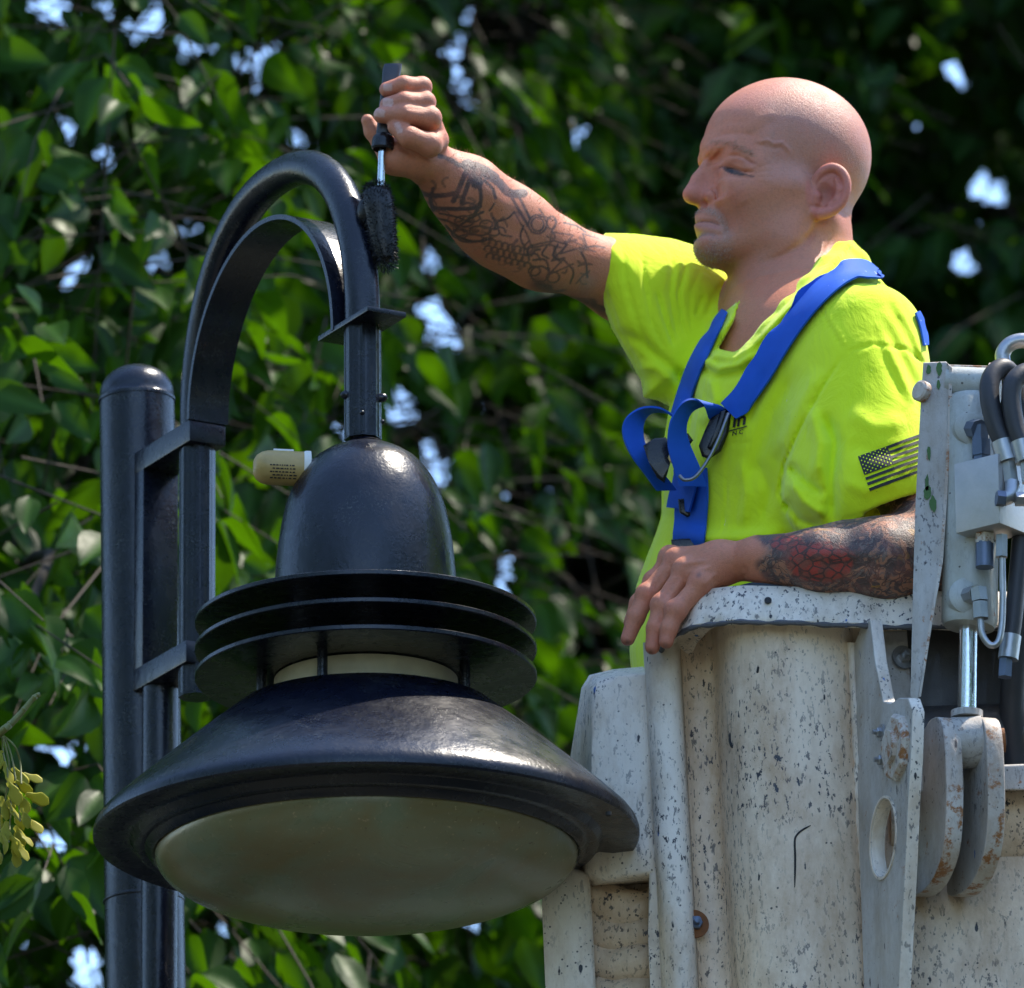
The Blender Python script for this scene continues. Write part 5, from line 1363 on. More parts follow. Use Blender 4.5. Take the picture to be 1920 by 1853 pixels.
# brow hair, lashes, eye
blend(0.30 * hline([(1322, 280), (1345, 278), (1375, 284), (1400, 296)], [.004, .02, .04, .05], 5) * n3 * 1.6, (0.24, 0.14, 0.09))
SL_L = SLIT_L
eyep = np.array([(1353, 314), (1362, 314.5), (1374, 318), (1388, 324), (1400, 329), (1386, 329), (1372, 326.5), (1360, 321.5)])
nearside = inh & (Q[:, 1] > 0.012) & (bx > 1330) & (bx < 1430) & (by > 290) & (by < 350)
es_ = np.where(nearside, poly_sdf(eyep, bx, by), 99)
blend(sstep(1.2, -0.8, es_), (0.085, 0.050, 0.040))
blend(np.where(nearside, sstep(7.0, 5.4, np.hypot(bx - 1368.5, by - 321)), 0) * sstep(1.0, -0.6, es_), (0.014, 0.013, 0.016))
blend(0.80 * np.where(nearside, sstep(2.4, 0.8, poly_dist([(1349, 314), (1354, 313), (1363, 313.5), (1375, 317), (1390, 324), (1404, 330), (1413, 331)], bx, by)), 0), (0.055, 0.025, 0.02))
blend(0.25 * np.where(nearside, sstep(3.0, 0.8, poly_dist([(1358, 325), (1372, 330), (1388, 332), (1402, 331)], bx, by)), 0), (0.30, 0.10, 0.08))
blend(0.35 * hblob(1345, 318, .022, 9), (0.36, 0.14, 0.10)); blend(0.35 * hline([(1352, 312), (1375, 314), (1402, 324)], .036, 5), (0.50, 0.20, 0.17))
blend(0.9 * hblob(1426, 393, .056, 2.2), (0.25, 0.02, 0.03))
# the neck is sunburnt
neck = np.where(inh, sstep(-0.085, -0.12, Q[:, 2]), 0); blend(0.35 * neck, (0.50, 0.215, 0.135))
# knuckles and fingertips
for pts, rr in list(FING_R.values()) + FING_L:
    for p_, w_ in ((pts[1], .5), (pts[3], .55), (pts[0], .35)):
        d_ = np.sqrt(((BV - p_) ** 2).sum(1)); blend(w_ * np.exp(-(d_ / 0.011) ** 2), (0.56, 0.20, 0.155))
# nails
def nail(pc, rx, ry, ang, dymax):
    c_, s_ = math.cos(ang), math.sin(ang); u_ = ((bx - pc[0]) * c_ + (by - pc[1]) * s_) / rx; v_ = (-(bx - pc[0]) * s_ + (by - pc[1]) * c_) / ry
    m = np.where(bdy < dymax, sstep(1.15, 0.85, u_ ** 4 + v_ ** 4), 0); e = np.where(bdy < dymax, np.exp(-((u_ ** 4 + v_ ** 4 - 1.15) / 0.35) ** 2), 0)
    blend(0.8 * m, (0.60, 0.37, 0.31)); blend(0.35 * e * (1 - m), (0.34, 0.14, 0.10))
nail((727, 164), 9, 7, 0.1, -0.012); nail((727, 192), 10, 8, 0.1, -0.012); nail((711, 212), 11, 8, 0.15, -0.012); nail((747, 240), 6, 11, -0.35, -0.012)
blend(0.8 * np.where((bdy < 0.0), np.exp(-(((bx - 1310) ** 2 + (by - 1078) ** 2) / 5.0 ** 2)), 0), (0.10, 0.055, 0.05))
for p_ in ((1176, 1206), (1222, 1224), (1249, 1212)):
    blend(0.6 * np.where(bdy < 0.1, np.exp(-(((bx - p_[0]) ** 2 + (by - p_[1]) ** 2) / 7.0 ** 2)), 0) * (0.4 + n2), (0.12, 0.07, 0.06))
# tattoo on the reaching arm: drawn line by line
ar = (bx < 1180) & (by < 620) & (bx > 740)
def zt(p): return (620 + p[0] * 0.29167, 100 + p[1] * 0.29167)
ink = np.zeros(len(BV))
def line(pts, w, a=0.85):
    global ink
    d_ = poly_dist(spline([zt(p) for p in pts], max(6, len(pts) * 5)), bx[ar], by[ar]); w = w * 0.29167 / 2 * 1.15 + 0.3
    ink[ar] = np.maximum(ink[ar], min(1, a * 1.12) * sstep(w + 1.0, max(w - 0.6, 0), d_))
def zig(pts, w, a=0.85):
    global ink
    d_ = poly_dist([zt(p) for p in pts], bx[ar], by[ar]); w = w * 0.29167 / 2
    ink[ar] = np.maximum(ink[ar], a * sstep(w + 1.0, max(w - 0.6, 0), d_))
def loop(cx, cy, rx, ry, w=8, a0=0, a1=360, a=0.8):
    t = np.radians(np.linspace(a0, a1, 20)); line(np.stack([cx + rx * np.cos(t), cy + ry * np.sin(t)], 1), w, a)
for pts, w in (([(480, 815), (560, 880), (620, 910), (720, 915), (800, 900)], 24), ([(640, 930), (660, 990), (760, 1000), (880, 1000), (960, 985)], 20), ([(700, 660), (780, 690), (830, 720), (880, 700)], 24),
               ([(870, 760), (830, 860), (790, 950)], 26), ([(905, 780), (870, 880), (840, 960)], 24), ([(960, 860), (965, 950), (930, 1030)], 20), ([(1000, 780), (1080, 830), (1150, 900), (1240, 900)], 46), ([(930, 730), (990, 760), (1050, 800)], 60),
               ([(990, 820), (1040, 870), (1060, 930)], 16), ([(880, 720), (920, 770), (940, 830)], 70), ([(660, 870), (640, 940), (660, 1010)], 18), ([(1160, 920), (1200, 990), (1240, 1060), (1270, 1110)], 14), ([(1200, 900), (1240, 980), (1280, 1060)], 12),
               ([(560, 850), (600, 960), (680, 1060)], 8), ([(700, 1030), (800, 1050), (900, 1090)], 8), ([(680, 1060), (780, 1090), (860, 1150)], 9), ([(740, 1110), (820, 1180), (930, 1210), (1040, 1190)], 12), ([(780, 1160), (830, 1110), (900, 1060), (980, 1020)], 12),
               ([(1080, 1080), (1140, 1060), (1180, 1020)], 8), ([(1070, 1090), (1090, 1160), (1160, 1180)], 8), ([(1610, 1280), (1640, 1340), (1650, 1440)], 9), ([(1500, 1330), (1560, 1400), (1540, 1480)], 9), ([(1300, 1330), (1380, 1330), (1410, 1420)], 9),
               ([(1260, 1300), (1320, 1290), (1350, 1330)], 9), ([(1390, 1240), (1360, 1290), (1400, 1320)], 9), ([(1460, 1230), (1430, 1300), (1470, 1330)], 9), ([(1240, 1110), (1220, 1180), (1250, 1260)], 9), ([(1500, 1090), (1580, 1110), (1640, 1150)], 8), ([(1640, 1250), (1700, 1240), (1760, 1250)], 8)):
    line(pts, w)
for pts in ([(1180, 1020), (1260, 1160), (1290, 1235), (1440, 1205), (1520, 1230), (1475, 1290), (1600, 1250), (1700, 1275)], [(1340, 1000), (1375, 1050), (1450, 1080), (1420, 1150), (1560, 1170), (1530, 1200), (1650, 1250), (1620, 1160), (1720, 1190)], [(1520, 1230), (1420, 1335), (1505, 1315), (1400, 1425), (1560, 1355)], [(1290, 1250), (1400, 1230), (1480, 1250)]):
    zig(pts, 10)
for c in ((860, 1080, 60, 35), (920, 1060, 40, 22), (960, 1140, 70, 30), (830, 1160, 50, 30), (900, 1190, 80, 25), (1330, 1100, 58, 60), (1330, 1100, 40, 44), (1420, 1090, 30, 40), (1345, 1420, 60, 50), (1430, 1440, 40, 34), (1310, 1400, 36, 30), (1000, 1100, 40, 26), (1050, 1150, 34, 24)): loop(*c)
for i in range(7):
    for j in range(3): loop(1000 + i * 40 + j * 12, 1215 + j * 48 + i * 10, 24, 26, 9, 180, 380, 0.75)
rt = random.Random(5)
for _ in range(46):
    u_ = rt.random(); cx, cy = 560 + 1100 * u_, 860 + 500 * u_ + rt.uniform(-130, 150); a_ = rt.uniform(0, 6.28); L_ = rt.uniform(40, 110); c_ = rt.uniform(-1.4, 1.4)
    line([(cx + L_ * (t_ - .5) * math.cos(a_ + c_ * (t_ - .5)), cy + L_ * (t_ - .5) * math.sin(a_ + c_ * (t_ - .5))) for t_ in (0, .33, .66, 1)], rt.choice((7, 8, 9, 14)), rt.uniform(0.5, 0.85))
m_ = np.zeros(len(BV)); m_[ar] = sstep(30, 0, poly_dist([zt(p) for p in [(1340, 1480), (1480, 1530), (1620, 1580), (1760, 1640)]], bx[ar], by[ar])); ink = np.maximum(ink, m_ * (0.45 + 0.5 * sstep(0.35, 0.6, n1)))
m_ = np.zeros(len(BV)); m_[ar] = sstep(16, 0, poly_dist([zt(p) for p in [(1000, 1240), (1100, 1330), (1200, 1380)]], bx[ar], by[ar])); ink = np.maximum(ink, 0.7 * m_ * sstep(0.45, 0.6, n2))
m_ = np.zeros(len(BV)); m_[ar] = sstep(14, 0, poly_dist([zt(p) for p in [(800, 1120), (900, 1130), (1000, 1160)]], bx[ar], by[ar])); ink = np.maximum(ink, 0.6 * m_ * sstep(0.40, 0.6, n2))
blend(ink * 0.93, (0.045, 0.044, 0.048))
d_ = np.where(ar, (bx - zt((1650, 1470))[0]) ** 2 + (by - zt((1650, 1470))[1]) ** 2, 1e9); blend(0.35 * np.exp(-d_ / 18.0 ** 2), (0.22, 0.30, 0.33))
d_ = np.where((np.abs(bx - 1383) < 30) & (by > 600) & (by < 670) & inh, poly_dist([(1372, 650), (1380, 630), (1390, 640), (1384, 622)], bx, by), 99); blend(0.6 * sstep(3, 1, d_), (0.10, 0.09, 0.09))
# tattoo on the resting forearm: masks, the pattern itself is in the material
la = (bx > 1395) & (by > 900) & (bdy < 0.06)
tatL = np.where(la, sstep(1416, 1440, bx + 16 * (n1 - 0.5) + 10 * np.sin(by * 0.12)), 0)
red = np.where(la, np.maximum(sstep(1.15, 0.7, ((bx - 1540) / 66) ** 2 + ((by - 1054) / 40) ** 2), 0.8 * sstep(1.1, 0.6, ((bx - 1475) / 34) ** 2 + ((by - 1018) / 16) ** 2)), 0)

def skin_mat():
    n = NT('skin'); p = n.pos()
    c = n.attr('col')
    # resting forearm tattoo: swirling dark shapes, red scales, skin gaps
    w = n.node('ShaderNodeVectorMath', operation='ADD'); n.l.new(p, w.inputs[0])
    sc_ = n.node('ShaderNodeVectorMath', operation='SCALE'); n.l.new(n.noise(p, 26, 3, 0.6, 0.0, 'Color'), sc_.inputs[0]); sc_.inputs[3].default_value = 0.050
    n.l.new(sc_.outputs[0], w.inputs[1]); wp = w.outputs[0]
    a = n.noise(wp, 38, 2, 0.5, 1.6); b = n.vor(wp, 62, 'DISTANCE_TO_EDGE'); e = n.noise(wp, 75, 2, 0.5, 2.0)
    t = n.mix(n.ramp(a, [(0.43, 0.0), (0.50, 1.0)]), (0.36, 0.165, 0.095), (0.050, 0.046, 0.048))
    t = n.mix(n.ramp(e, [(0.56, 0.0), (0.60, 1.0)]), t, (0.13, 0.115, 0.10))
    t = n.mix(n.ramp(n.noise(wp, 30, 1, 0.5, 1.0), [(0.72, 0.0), (0.76, 1.0)]), t, (0.33, 0.17, 0.03))
    t = n.mix(n.ramp(b, [(0.02, 0.85), (0.055, 0.0)]), t, (0.022, 0.020, 0.022))
    scale_ = n.vor(n.mapping(p, (1, 1, 1.4), rot=(0, 0.7, 0)), 75, 'DISTANCE_TO_EDGE', 0.55)
    redc = n.mix(n.ramp(scale_, [(0.05, 0.0), (0.12, 1.0)]), (0.04, 0.02, 0.02), n.mix(n.ramp(n.noise(p, 90, 2), [(0.45, 0.0), (0.6, 1.0)]), (0.38, 0.035, 0.025), (0.20, 0.05, 0.035)))
    t = n.mix(n.attr('tatRed', 'Fac'), t, redc)
    c = n.mix(n.math('MULTIPLY', n.attr('tatL', 'Fac'), 0.93), c, t)
    c = n.mix(n.math('MULTIPLY', n.ramp(n.noise(p, 300, 4, 0.65), [(0.48, 0.0), (0.75, 1.0)]), 0.34), c, (0.30, 0.10, 0.06))
    c = n.mix(n.math('MULTIPLY', n.ramp(n.noise(p, 45, 4, 0.6), [(0.5, 0.0), (0.72, 1.0)]), 0.25), c, (0.62, 0.19, 0.12))
    pores = n.math('ADD', n.math('MULTIPLY', n.vor(p, 900), 0.5), n.noise(p, 330, 4, 0.65))
    n.P(base=c, rough=n.ramp(n.noise(p, 70, 4), [(0.3, 0.42), (0.7, 0.58)]), spec=0.45, sss=0.07, normal=n.bump(pores, 0.40, 0.0018))
    n.b.inputs['Subsurface Radius'].default_value = (0.011, 0.004, 0.0022); n.b.inputs['Subsurface Scale'].default_value = 1.0
    return n.m
M_SKIN = skin_mat()
floor_z = V(1560, 2870, 0.2)[2]
person = empty('person', (float(V(1500, 900, 0.2)[0]), Y0 + 0.2, float(floor_z)))
tag(person, 'bald tattooed worker in yellow-green shirt reaching a small roller to the lamp', 'person')
me = mesh_np('body', BV, BQ)
ca = me.color_attributes.new('col', 'FLOAT_COLOR', 'POINT'); ca.data.foreach_set('color', np.hstack([col, np.ones((len(col), 1))]).astype(np.float32).ravel())
for an, arr in (('tatL', tatL), ('tatRed', red)):
    at_ = me.attributes.new(an, 'FLOAT', 'POINT'); at_.data.foreach_set('value', arr.astype(np.float32))
body_o = link('body', me, M_SKIN, person)
# ------------------------------------------------------------------ shirt object
def shirt_mat():
    n = NT('hi_vis_jersey'); p = n.pos()
    c = n.mix(n.noise(p, 14, 5, 0.6), (0.64, 0.83, 0.010), (0.71, 0.89, 0.018))
    st = n.math('MULTIPLY', n.ramp(n.noise(p, 75, 4, 0.7), [(0.70, 0.0), (0.73, 1.0)]), n.ramp(n.noise(p, 9, 2), [(0.5, 0.0), (0.6, 1.0)]))
    c = n.mix(n.math('MULTIPLY', st, 0.8), c, (0.10, 0.12, 0.03))
    ws = n.ramp(n.noise(n.mapping(p, loc=(5, 5, 5)), 60, 3, 0.6), [(0.735, 0.0), (0.75, 1.0)])
    c = n.mix(n.math('MULTIPLY', ws, 0.6), c, (0.85, 0.9, 0.6))
    wr = n.math('ADD', n.noise(n.mapping(p, (1, 1, 0.6), rot=(0.3, 0.5, 0)), 24, 4, 0.6, 0.6), n.math('MULTIPLY', n.noise(p, 700, 2), 0.06))
    n.P(base=c, rough=0.85, spec=0.25, sheen=0.25, normal=n.bump(wr, 0.35, 0.010))
    return n.m
M_SHIRT = shirt_mat()
shirt_me = mesh_np('shirt', SV, SQ)
shirt_o = link('shirt', shirt_me, M_SHIRT, person)
bvh = BVHTree.FromPolygons([tuple(v) for v in SV], [tuple(q) for q in SQ])
def cast(px, py, fallback=0.1, off=0.0015):
    d = ray(px, py); hit = bvh.ray_cast(Vector(CAM), Vector(d))
    if hit[0] is None: p = V(px, py, fallback); return p, np.array([0, -1.0, 0.0])
    nn = np.array(hit[1]); 
    if nn @ d > 0: nn = -nn
    return np.array(hit[0]) + nn * off, nn
def web_mat():
    n = NT('blue_webbing'); p = n.pos()
    c = n.mix(n.noise(p, 40, 4), (0.004, 0.075, 0.43), (0.008, 0.105, 0.56))
    ws = n.ramp(n.noise(p, 85, 3, 0.6), [(0.715, 0.0), (0.73, 1.0)]); c = n.mix(ws, c, (0.55, 0.65, 0.85))
    wv = n.node('ShaderNodeTexWave', inp={'Vector': p, 'Scale': 260.0, 'Distortion': 0.4}); 
    n.P(base=c, rough=0.7, spec=0.25, normal=n.bump(wv.outputs['Fac'], 0.15, 0.001)); return n.m
M_WEB = web_mat()
M_BUCK = simple('black_coated_buckle', (0.012, 0.012, 0.014), 0.28, 0.2, 0.3, 60)
M_WIRE = simple('grey_steel_wire', (0.22, 0.22, 0.23), 0.35, 0.9, 0.2)
M_BRASS = simple('worn_brass', (0.40, 0.29, 0.12), 0.35, 0.9, 0.2)
def strip_mesh(name, Ls, Rs, Ns, th, mat, parent, cols=None):
    """band between left and right edge points with thickness along normals"""
    rows = []; n = len(Ls); Vv, Qq = [], []
    C = len(Ls[0]) if cols else 2
    for i in range(n):
        row = Ls[i] if cols else [Ls[i], Rs[i]]
        nn = Ns[i] if cols else [Ns[i], Ns[i]]
        for p, k in zip(row, nn): Vv.append(p + k * th)
        for p, k in zip(row, nn): Vv.append(p - k * th)
    W = 2 * C
    for i in range(n - 1):
        a, b = i * W, (i + 1) * W
        for j in range(C - 1):
            Qq.append((a + j, a + j + 1, b + j + 1, b + j)); Qq.append((a + C + j + 1, a + C + j, b + C + j, b + C + j + 1))
        Qq.append((a + C, a, b, b + C)); Qq.append((a + C - 1, a + 2 * C - 1, b + 2 * C - 1, b + C - 1))
    me = mesh_np(name, np.array(Vv), Qq); me.set_sharp_from_angle(angle=math.radians(50))
    return link(name, me, mat, parent)
def surf_strap(name, pts, widths, mat, parent, n=40, off=0.003, th=0.0012, C=5):
    """webbing laid on the shirt along a pixel path"""
    c = spline(pts, n); w = np.interp(np.linspace(0, 1, n), np.linspace(0, 1, len(widths)), widths)
    t = np.gradient(c, axis=0); t /= np.linalg.norm(t, axis=1)[:, None]; nn = np.stack([-t[:, 1], t[:, 0]], 1)
    P_, N_ = [], []
    for i in range(n):
        rp, rn = [], []
        for k in np.linspace(-0.5, 0.5, C):
            p, q = cast(*(c[i] + nn[i] * k * w[i]), 0.12, off); rp.append(p); rn.append(q)
        P_.append(rp); N_.append(rn)
    P_ = np.array(P_); N_ = np.array(N_)
    for _ in range(3):       # webbing bridges small folds
        P_[1:-1] = (P_[:-2] + 2 * P_[1:-1] + P_[2:]) / 4; N_[1:-1] = (N_[:-2] + 2 * N_[1:-1] + N_[2:]) / 4
    P_[:, :, 1] -= 0.0015
    return strip_mesh(name, list(P_), None, list(N_), th, mat, parent, True)
def free_strap(name, path, wdir, half, mat, parent, n=40, th=0.0012):
    P_ = spline([V(*p) for p in path], n); t = np.gradient(P_, axis=0); w = np.array([unit(x) for x in spline(wdir, n)])
    N_ = np.cross(t, w); N_ /= np.linalg.norm(N_, axis=1)[:, None]
    return strip_mesh(name, P_ - w * half, P_ + w * half, N_, th, mat, parent)
har = empty('safety_harness', tuple(V(1330, 850, 0.05))); tag(har, 'blue webbing safety harness with black buckles over the yellow shirt', 'harness')
surf_strap('shoulder_strap', [(1650, 526), (1630, 519), (1602, 514), (1560, 534), (1510, 582), (1466, 645), (1430, 706), (1402, 748), (1374, 775)], [16, 28, 38, 47, 50, 49, 47, 44, 40], M_WEB, har, 70, 0.007)
surf_strap('shoulder_strap', [(1362, 586), (1347, 612), (1326, 650), (1306, 690), (1290, 735), (1276, 782)], [10, 18, 24, 26, 27, 27], M_WEB, har, 30)
surf_strap('back_strap', [(1716, 588), (1727, 615), (1732, 650)], [8, 12, 8], M_WEB, har, 14)
surf_strap('chest_strap', [(1300, 880), (1302, 930), (1300, 975), (1296, 1018)], [60, 60, 58, 56], M_WEB, har, 40, 0.004)
_, q_ = cast(1300, 860); d1 = cast(1300, 860)[0][1] - Y0; d0 = cast(1340, 780)[0][1] - Y0
free_strap('strap_loop', [(1352, 784, d0 - 0.010), (1340, 764, d0 - 0.030), (1316, 754, d0 - 0.040), (1288, 764, d0 - 0.046), (1272, 796, d0 - 0.046), (1274, 836, d0 - 0.038), (1288, 878, d0 - 0.030), (1300, 912, d0 - 0.022)],
           [(0.9, 0.4, 0.2), (0.7, 0.7, 0.1), (0.4, 0.9, 0), (0.6, 0.8, 0), (0.95, 0.3, 0), (1, 0.1, 0)], 0.0165, M_WEB, har, 50)
surf_strap('strap_tail', [(1302, 890), (1292, 930), (1286, 958)], [44, 44, 42], M_WEB, har, 20, 0.010)
free_strap('strap_loop', [(1272, 786, 0.13), (1245, 770, 0.12), (1212, 770, 0.115), (1190, 790, 0.11), (1188, 822, 0.11), (1206, 862, 0.115), (1232, 896, 0.13), (1250, 920, 0.14)],
           [(0.4, 0.9, 0.1), (0.35, 0.93, 0.1), (0.8, 0.6, 0), (0.85, 0.5, 0), (0.8, 0.6, 0.2)], 0.0150, M_WEB, har, 50)
def buckle(name, poly, dy, th, mat, bev=0.003, parent=har, tilt=0.0):
    bm = bmesh.new(); x0_ = np.mean([p[0] for p in poly])
    f_ = lambda x, y, d: V(x, y, d + (x - x0_) * tilt)
    a = [bm.verts.new(f_(x, y, dy)) for x, y in poly]; b = [bm.verts.new(f_(x, y, dy + th)) for x, y in poly]
    bm.faces.new(a); bm.faces.new(b[::-1])
    for i in range(len(a)): bm.faces.new((a[i], b[i], b[(i + 1) % len(a)], a[(i + 1) % len(a)]))
    if bev: bmesh.ops.bevel(bm, geom=[e for e in bm.edges if all(v in a for v in e.verts)], offset=bev, segments=3, profile=0.5, affect='EDGES')
    return link(name, bm_mesh(name, bm, True, 40), mat, parent)
d_b = d0 - 0.020
buckle('buckle', [(1336, 776), (1352, 768), (1372, 764), (1374, 772), (1366, 812), (1352, 846), (1330, 862), (1316, 856), (1310, 836), (1322, 806)], d_b, 0.012, M_BUCK, 0.004)
buckle('buckle_bar', [(1350, 772), (1362, 768), (1352, 812), (1334, 842), (1326, 838), (1340, 808)], d_b - 0.008, 0.010, M_BUCK, 0.003)
buckle('buckle', [(1206, 836), (1226, 822), (1248, 820), (1262, 836), (1256, 872), (1246, 906), (1232, 896), (1216, 866)], 0.085, 0.018, M_BUCK, 0.004)
buckle('buckle', [(1252, 838), (1290, 812), (1300, 826), (1276, 856), (1262, 872), (1254, 862)], d_b + 0.012, 0.012, M_BUCK, 0.003)
buckle('buckle_tongue', [(1252, 858), (1262, 832), (1268, 834), (1262, 866), (1256, 868)], d_b - 0.002, 0.004, M_BRASS, 0.001)
tube('buckle_wire', spline([V(1274, 892, d0 - 0.048), V(1284, 900, d0 - 0.050), V(1304, 894, d0 - 0.050), V(1328, 862, d0 - 0.046), V(1346, 826, d0 - 0.044), V(1358, 796, d0 - 0.040), V(1366, 776, d0 - 0.034)], 30), 0.0022, M_WIRE, har, 12)
db2 = cast(1290, 950)[0][1] - Y0 - 0.020
buckle('strap_keeper', [(1271, 936), (1310, 932), (1312, 952), (1304, 966), (1288, 970), (1274, 962)], db2, 0.008, M_BUCK, 0.003)
buckle('strap_keeper', [(1258, 1012), (1318, 1008), (1320, 1024), (1300, 1032), (1262, 1034)], cast(1290, 1015)[0][1] - Y0 - 0.018, 0.010, M_BUCK, 0.003)
# printed flag and lettering on the shirt
def print_quad(name, corners, mat, parent, nu=10, nv=2, off=0.0012):
    Vv, Qq = [], []; c = [np.array(p, float) for p in corners]
    for j in range(nv + 1):
        for i in range(nu + 1):
            u, v = i / nu, j / nv; p = (c[0] * (1 - u) + c[1] * u) * (1 - v) + (c[3] * (1 - u) + c[2] * u) * v
            Vv.append(cast(p[0], p[1], 0.0, off)[0])
    for j in range(nv):
        for i in range(nu): a = j * (nu + 1) + i; Qq.append((a, a + 1, a + nu + 2, a + nu + 1))
    return link(name, mesh_np(name, np.array(Vv), Qq), mat, parent)
F0, FU, FV = np.array([1609., 857.]), np.array([136., -50.]), np.array([22., 64.])
def fp(u, v): return F0 + FU * u + FV * v
flag = print_quad('flag_print', [fp(0, 0), fp(0.40, 0), fp(0.40, 7 / 13), fp(0, 7 / 13)], M_INK, shirt_o, 10, 8)
for k in range(7):
    u0 = 0.39 if k < 4 else 0.0
    print_quad('flag_stripe', [fp(u0, 2 * k / 13), fp(1, 2 * k / 13), fp(1, (2 * k + 1) / 13), fp(u0, (2 * k + 1) / 13)], M_INK, flag, 12, 1, 0.0013)
for r_ in range(9):
    for c_ in range(6 if r_ % 2 == 0 else 5):
        u = 0.028 + (c_ + (0 if r_ % 2 == 0 else 0.5)) * 0.068; v = (0.035 + r_ * 0.058)
        du, dv = 0.011, 0.024
        print_quad('flag_star', [fp(u - du, v), fp(u, v - dv), fp(u + du, v), fp(u, v + dv)], M_SHIRT, flag, 1, 1, 0.0019)
def print_text(name, txt, px0, py0, h, shear, slope, bold=0.0):
    cu = bpy.data.curves.new(name, 'FONT'); cu.body = txt; cu.size = 1.0; cu.offset = bold
    tmp = bpy.data.objects.new('tmp', cu); COL.objects.link(tmp); dg = bpy.context.evaluated_depsgraph_get()
    me = bpy.data.meshes.new_from_object(tmp.evaluated_get(dg)); bpy.data.objects.remove(tmp)
    for v in me.vertices:
        x, y = v.co.x * h, v.co.y * h
        v.co = Vector(cast(px0 + x + y * shear, py0 - y + x * slope, 0.05, 0.0016)[0])
    return link(name, me, M_INK, shirt_o)
print_text('chest_print', 'in', 1374, 802, 36, 0.10, -0.22, 0.02)
print_text('chest_print', 'N C', 1374, 818, 12, 0.08, -0.22, 0.01)
print_quad('print_rule', [(1368, 808), (1402, 799), (1402, 801), (1368, 810)], M_INK, shirt_o, 6, 1, 0.0015)
# trousers and boots, standing in the bucket
tr = Field(); hipz = float(V(1450, 1330, 0.2)[2]); hx = float(V(1470, 1330, 0.2)[0])
tr.ell((hx, Y0 + 0.2, hipz + 0.02), (0.14, 0.17, 0.15), k=0)
for s_ in (-1, 1):
    b_ = np.array([hx, Y0 + 0.2, 0]) + TL * 0.095 * s_
    tr.chain([b_ + ZD * (hipz - 0.02), b_ + TF * 0.02 + ZD * ((hipz + floor_z) / 2), b_ - TF * 0.01 + ZD * (floor_z + 0.12)], [0.095, 0.075, 0.065], k=0.03)
tv, tq = tr.mesh((hx - 0.3, Y0 - 0.1, floor_z + 0.05), (hx + 0.3, Y0 + 0.5, hipz + 0.2), 0.012, 8)
M_DENIM = simple('dark_work_trousers', (0.035, 0.045, 0.07), 0.85, 0, 0.3, 90, 0.3)
link('trousers', mesh_np('trousers', tv, tq), M_DENIM, person)
M_BOOT = simple('brown_work_boot', (0.10, 0.055, 0.03), 0.6, 0, 0.3)
for s_ in (-1, 1):
    bo = Field(); b_ = np.array([hx, Y0 + 0.2, 0]) + TL * 0.095 * s_
    bo.cone(b_ + ZD * (floor_z + 0.16), b_ + ZD * (floor_z + 0.05), 0.055, 0.048, k=0); bo.cone(b_ + ZD * (floor_z + 0.048), b_ + TF * 0.17 + ZD * (floor_z + 0.042), 0.046, 0.040, k=0.03)
    v_, q_ = bo.mesh(b_ + np.array([-0.3, -0.3, floor_z - 0.02]), b_ + np.array([0.3, 0.3, floor_z + 0.24]), 0.010, 8)
    v_[:, 2] = np.maximum(v_[:, 2], floor_z + 0.005)
    link('boot', mesh_np('boot', v_, q_), M_BOOT, person)
# fine arm hair along the sunlit edge of the reaching forearm
Vv, Tt = [], []
sel = np.where((bx > 830) & (bx < 1120) & (by < 470) & (bdy > 0.0) & (bdy < 0.3))[0]
pick = nrng.choice(sel, 900, replace=False)
nv_ = np.zeros(len(BV) * 3); me.vertices.foreach_get('normal', nv_); nv_ = nv_.reshape(-1, 3)
for i in pick:
    p = BV[i]; n_ = nv_[i]; 
    g = unit(n_ * 0.6 + unit(V(800, 300, 0.04) - V(950, 400, 0.15)) * 0.5 + nrng.normal(0, 0.3, 3)); l_ = nrng.uniform(0.004, 0.009); s_ = unit(np.cross(g, nrng.normal(0, 1, 3))) * 0.00022
    k = len(Vv); Vv += [p - s_, p + s_, p + g * l_]; Tt.append((k, k + 1, k + 2))
M_HAIR = simple('sandy_arm_hair', (0.30, 0.20, 0.11), 0.6)
ah = link('arm_hair', mesh_np('arm_hair', np.array(Vv), None, Tt), M_HAIR, person); ah['kind'] = 'stuff'
# stubble and eyebrow hair
def hairs(name, w_, n_, lmin, lmax, mat, down, wid):
    pr_ = w_ / w_.sum(); pk = nrng.choice(len(BV), n_, p=pr_); Vv, Tt = [], []
    for i in pk:
        n_v = nv_[i]; g = unit(n_v * 0.55 + np.array(down) + nrng.normal(0, 0.25, 3)); l_ = nrng.uniform(lmin, lmax); s_ = unit(np.cross(g, nrng.normal(0, 1, 3))) * wid
        p = BV[i] + nrng.normal(0, 0.0006, 3); k = len(Vv); Vv += [p - s_, p + s_, p + g * l_]; Tt.append((k, k + 1, k + 2))
    o = link(name, mesh_np(name, np.array(Vv), None, Tt), mat, person); o['kind'] = 'stuff'; return o
M_STUB = simple('grey_stubble', (0.42, 0.37, 0.33), 0.6, 0, 0.5, 900)
M_STUBD = simple('dark_stubble', (0.09, 0.06, 0.045), 0.6)
bw_ = np.where(np.maximum(beard, must) > 0.25, np.maximum(beard, must), 0) * np.where(hline(MOUTH, MOUTH_L, 5) > 0.2, 0, 1)
hairs('stubble', bw_, 1500, 0.0015, 0.0034, M_STUB, HF * 0.2 - HU * 0.6, 0.00022)
hairs('dark_stubble', bw_, 700, 0.0012, 0.0026, M_STUBD, HF * 0.2 - HU * 0.6, 0.00022)
br_ = hline([(1324, 284), (1345, 283), (1375, 289), (1402, 302)], [.004, .02, .04, .05], 5.0) * np.where(Q[:, 1] > -0.06, 1, 0); br_ = np.where(br_ > 0.3, br_, 0)
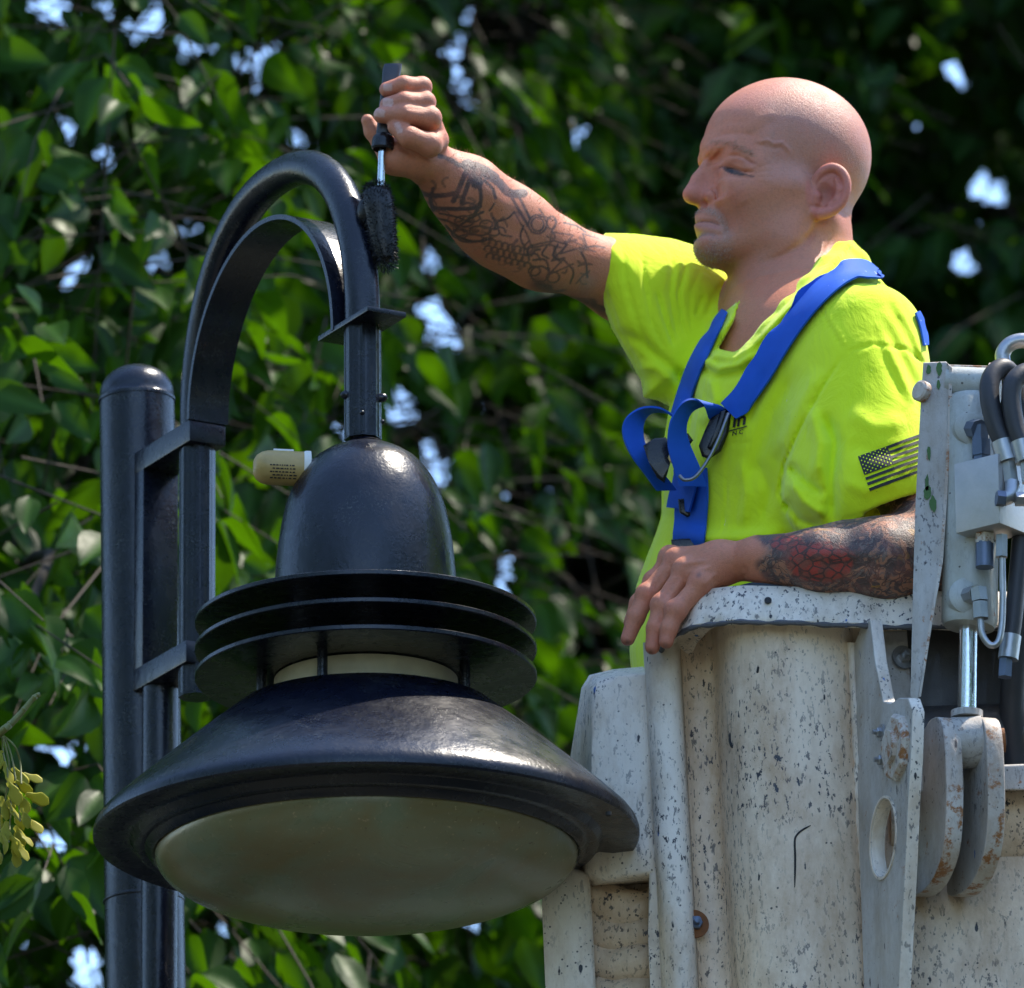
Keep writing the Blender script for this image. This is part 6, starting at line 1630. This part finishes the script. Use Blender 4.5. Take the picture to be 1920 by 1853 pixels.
hairs('eyebrow_hair', br_, 340, 0.004, 0.008, simple('sandy_brow_hair', (0.36, 0.22, 0.13), 0.6), -HF * 0.9 + HU * 0.15, 0.00025)
# ------------------------------------------------------------------ the small roller in his hand
M_GRIP = simple('dark_grey_grip', (0.035, 0.036, 0.045), 0.42, 0, 0.25, 80)
M_NAP = simple('black_wet_nap', (0.006, 0.006, 0.008), 0.45, 0, 0.3)
M_ROD = simple('plated_roller_rod', (0.62, 0.65, 0.66), 0.18, 1.0, 0.06)
HD = -0.004
roll = empty('paint_roller', tuple(V(716, 480, HD))); tag(roll, 'small black paint roller gripped in the worker\'s raised hand', 'paint roller')
hp = [V(737, 122, HD), V(735, 130, HD), V(731, 160, HD), V(724, 210, HD), V(719, 250, HD), V(718, 266, HD)]
bm = bmesh.new(); rows = []
for p_, (w_, t_) in zip(hp, ((17, 9), (18, 11), (16, 12), (15, 14), (14, 14), (13, 13))):
    rows.append([bm.verts.new(p_ + np.array([math.copysign(abs(math.cos(a)) ** 0.6, math.cos(a)) * w_ * PX, math.copysign(abs(math.sin(a)) ** 0.6, math.sin(a)) * t_ * PX, 0])) for a in np.linspace(0, 2 * math.pi, 20, endpoint=False)])
for a, b in zip(rows[:-1], rows[1:]):
    for i in range(20): bm.faces.new((a[i], a[(i + 1) % 20], b[(i + 1) % 20], b[i]))
bm.faces.new(rows[0]); bm.faces.new(rows[-1])
link('handle', bm_mesh('handle', bm, True, 50), M_GRIP, roll)
axd = unit(V(716, 300, HD) - V(720, 250, HD))
lathe('socket', [(0.0085, -0.004), (0.0125, 0.0), (0.0135, 0.004), (0.0135, 0.014), (0.0115, 0.016), (0.0105, 0.012), (0.004, 0.010), (0.0005, 0.010)], V(719, 258, HD), M_BUCK, roll, 24, axd)
tube('rod', [V(718, 262, HD), V(716, 300, HD), V(714, 356, HD)], 0.0048, M_ROD, roll, 18)
core = [V(704, 352, HD), V(708, 380, HD), V(714, 420, HD), V(719, 460, HD), V(722, 492, HD)]
core_s = spline(core, 24); core_r = np.interp(np.linspace(0, 1, 24), [0, .06, .3, .75, .97, 1], [.008, .0165, .0190, .0160, .0130, .006])
nap = tube('nap_sleeve', core_s, core_r, M_NAP, roll, 24)
lump = [V(700, 372, HD), V(690, 396, HD + 0.004), V(692, 420, HD + 0.004)]
tube('nap_bulge', spline(lump, 8), [.008, .012, .013, .0135, .0135, .013, .011, .006], M_NAP, roll, 18)
Vv, Tt = [], []
for i in range(7000):
    if i % 5 == 0: t_ = nrng.uniform(0, 1); c_ = spline(lump, 8)[int(t_ * 7)]; r_ = 0.010
    else: k_ = nrng.uniform(0, 22.99); c_ = core_s[int(k_)] * (1 - k_ % 1) + core_s[int(k_) + 1] * (k_ % 1); r_ = core_r[int(k_)]
    g = unit(nrng.normal(0, 1, 3)); p = c_ + g * r_ * 0.95; g = unit(g + nrng.normal(0, 0.45, 3) + np.array([0, 0, -0.25])); l_ = nrng.uniform(0.0035, 0.0075)
    s_ = unit(np.cross(g, nrng.normal(0, 1, 3))) * 0.00055; k = len(Vv); Vv += [p - s_, p + s_, p + g * l_]; Tt.append((k, k + 1, k + 2))
nf = link('nap_fibres', mesh_np('nap_fibres', np.array(Vv), None, Tt), M_NAP, roll); nf['kind'] = 'stuff'
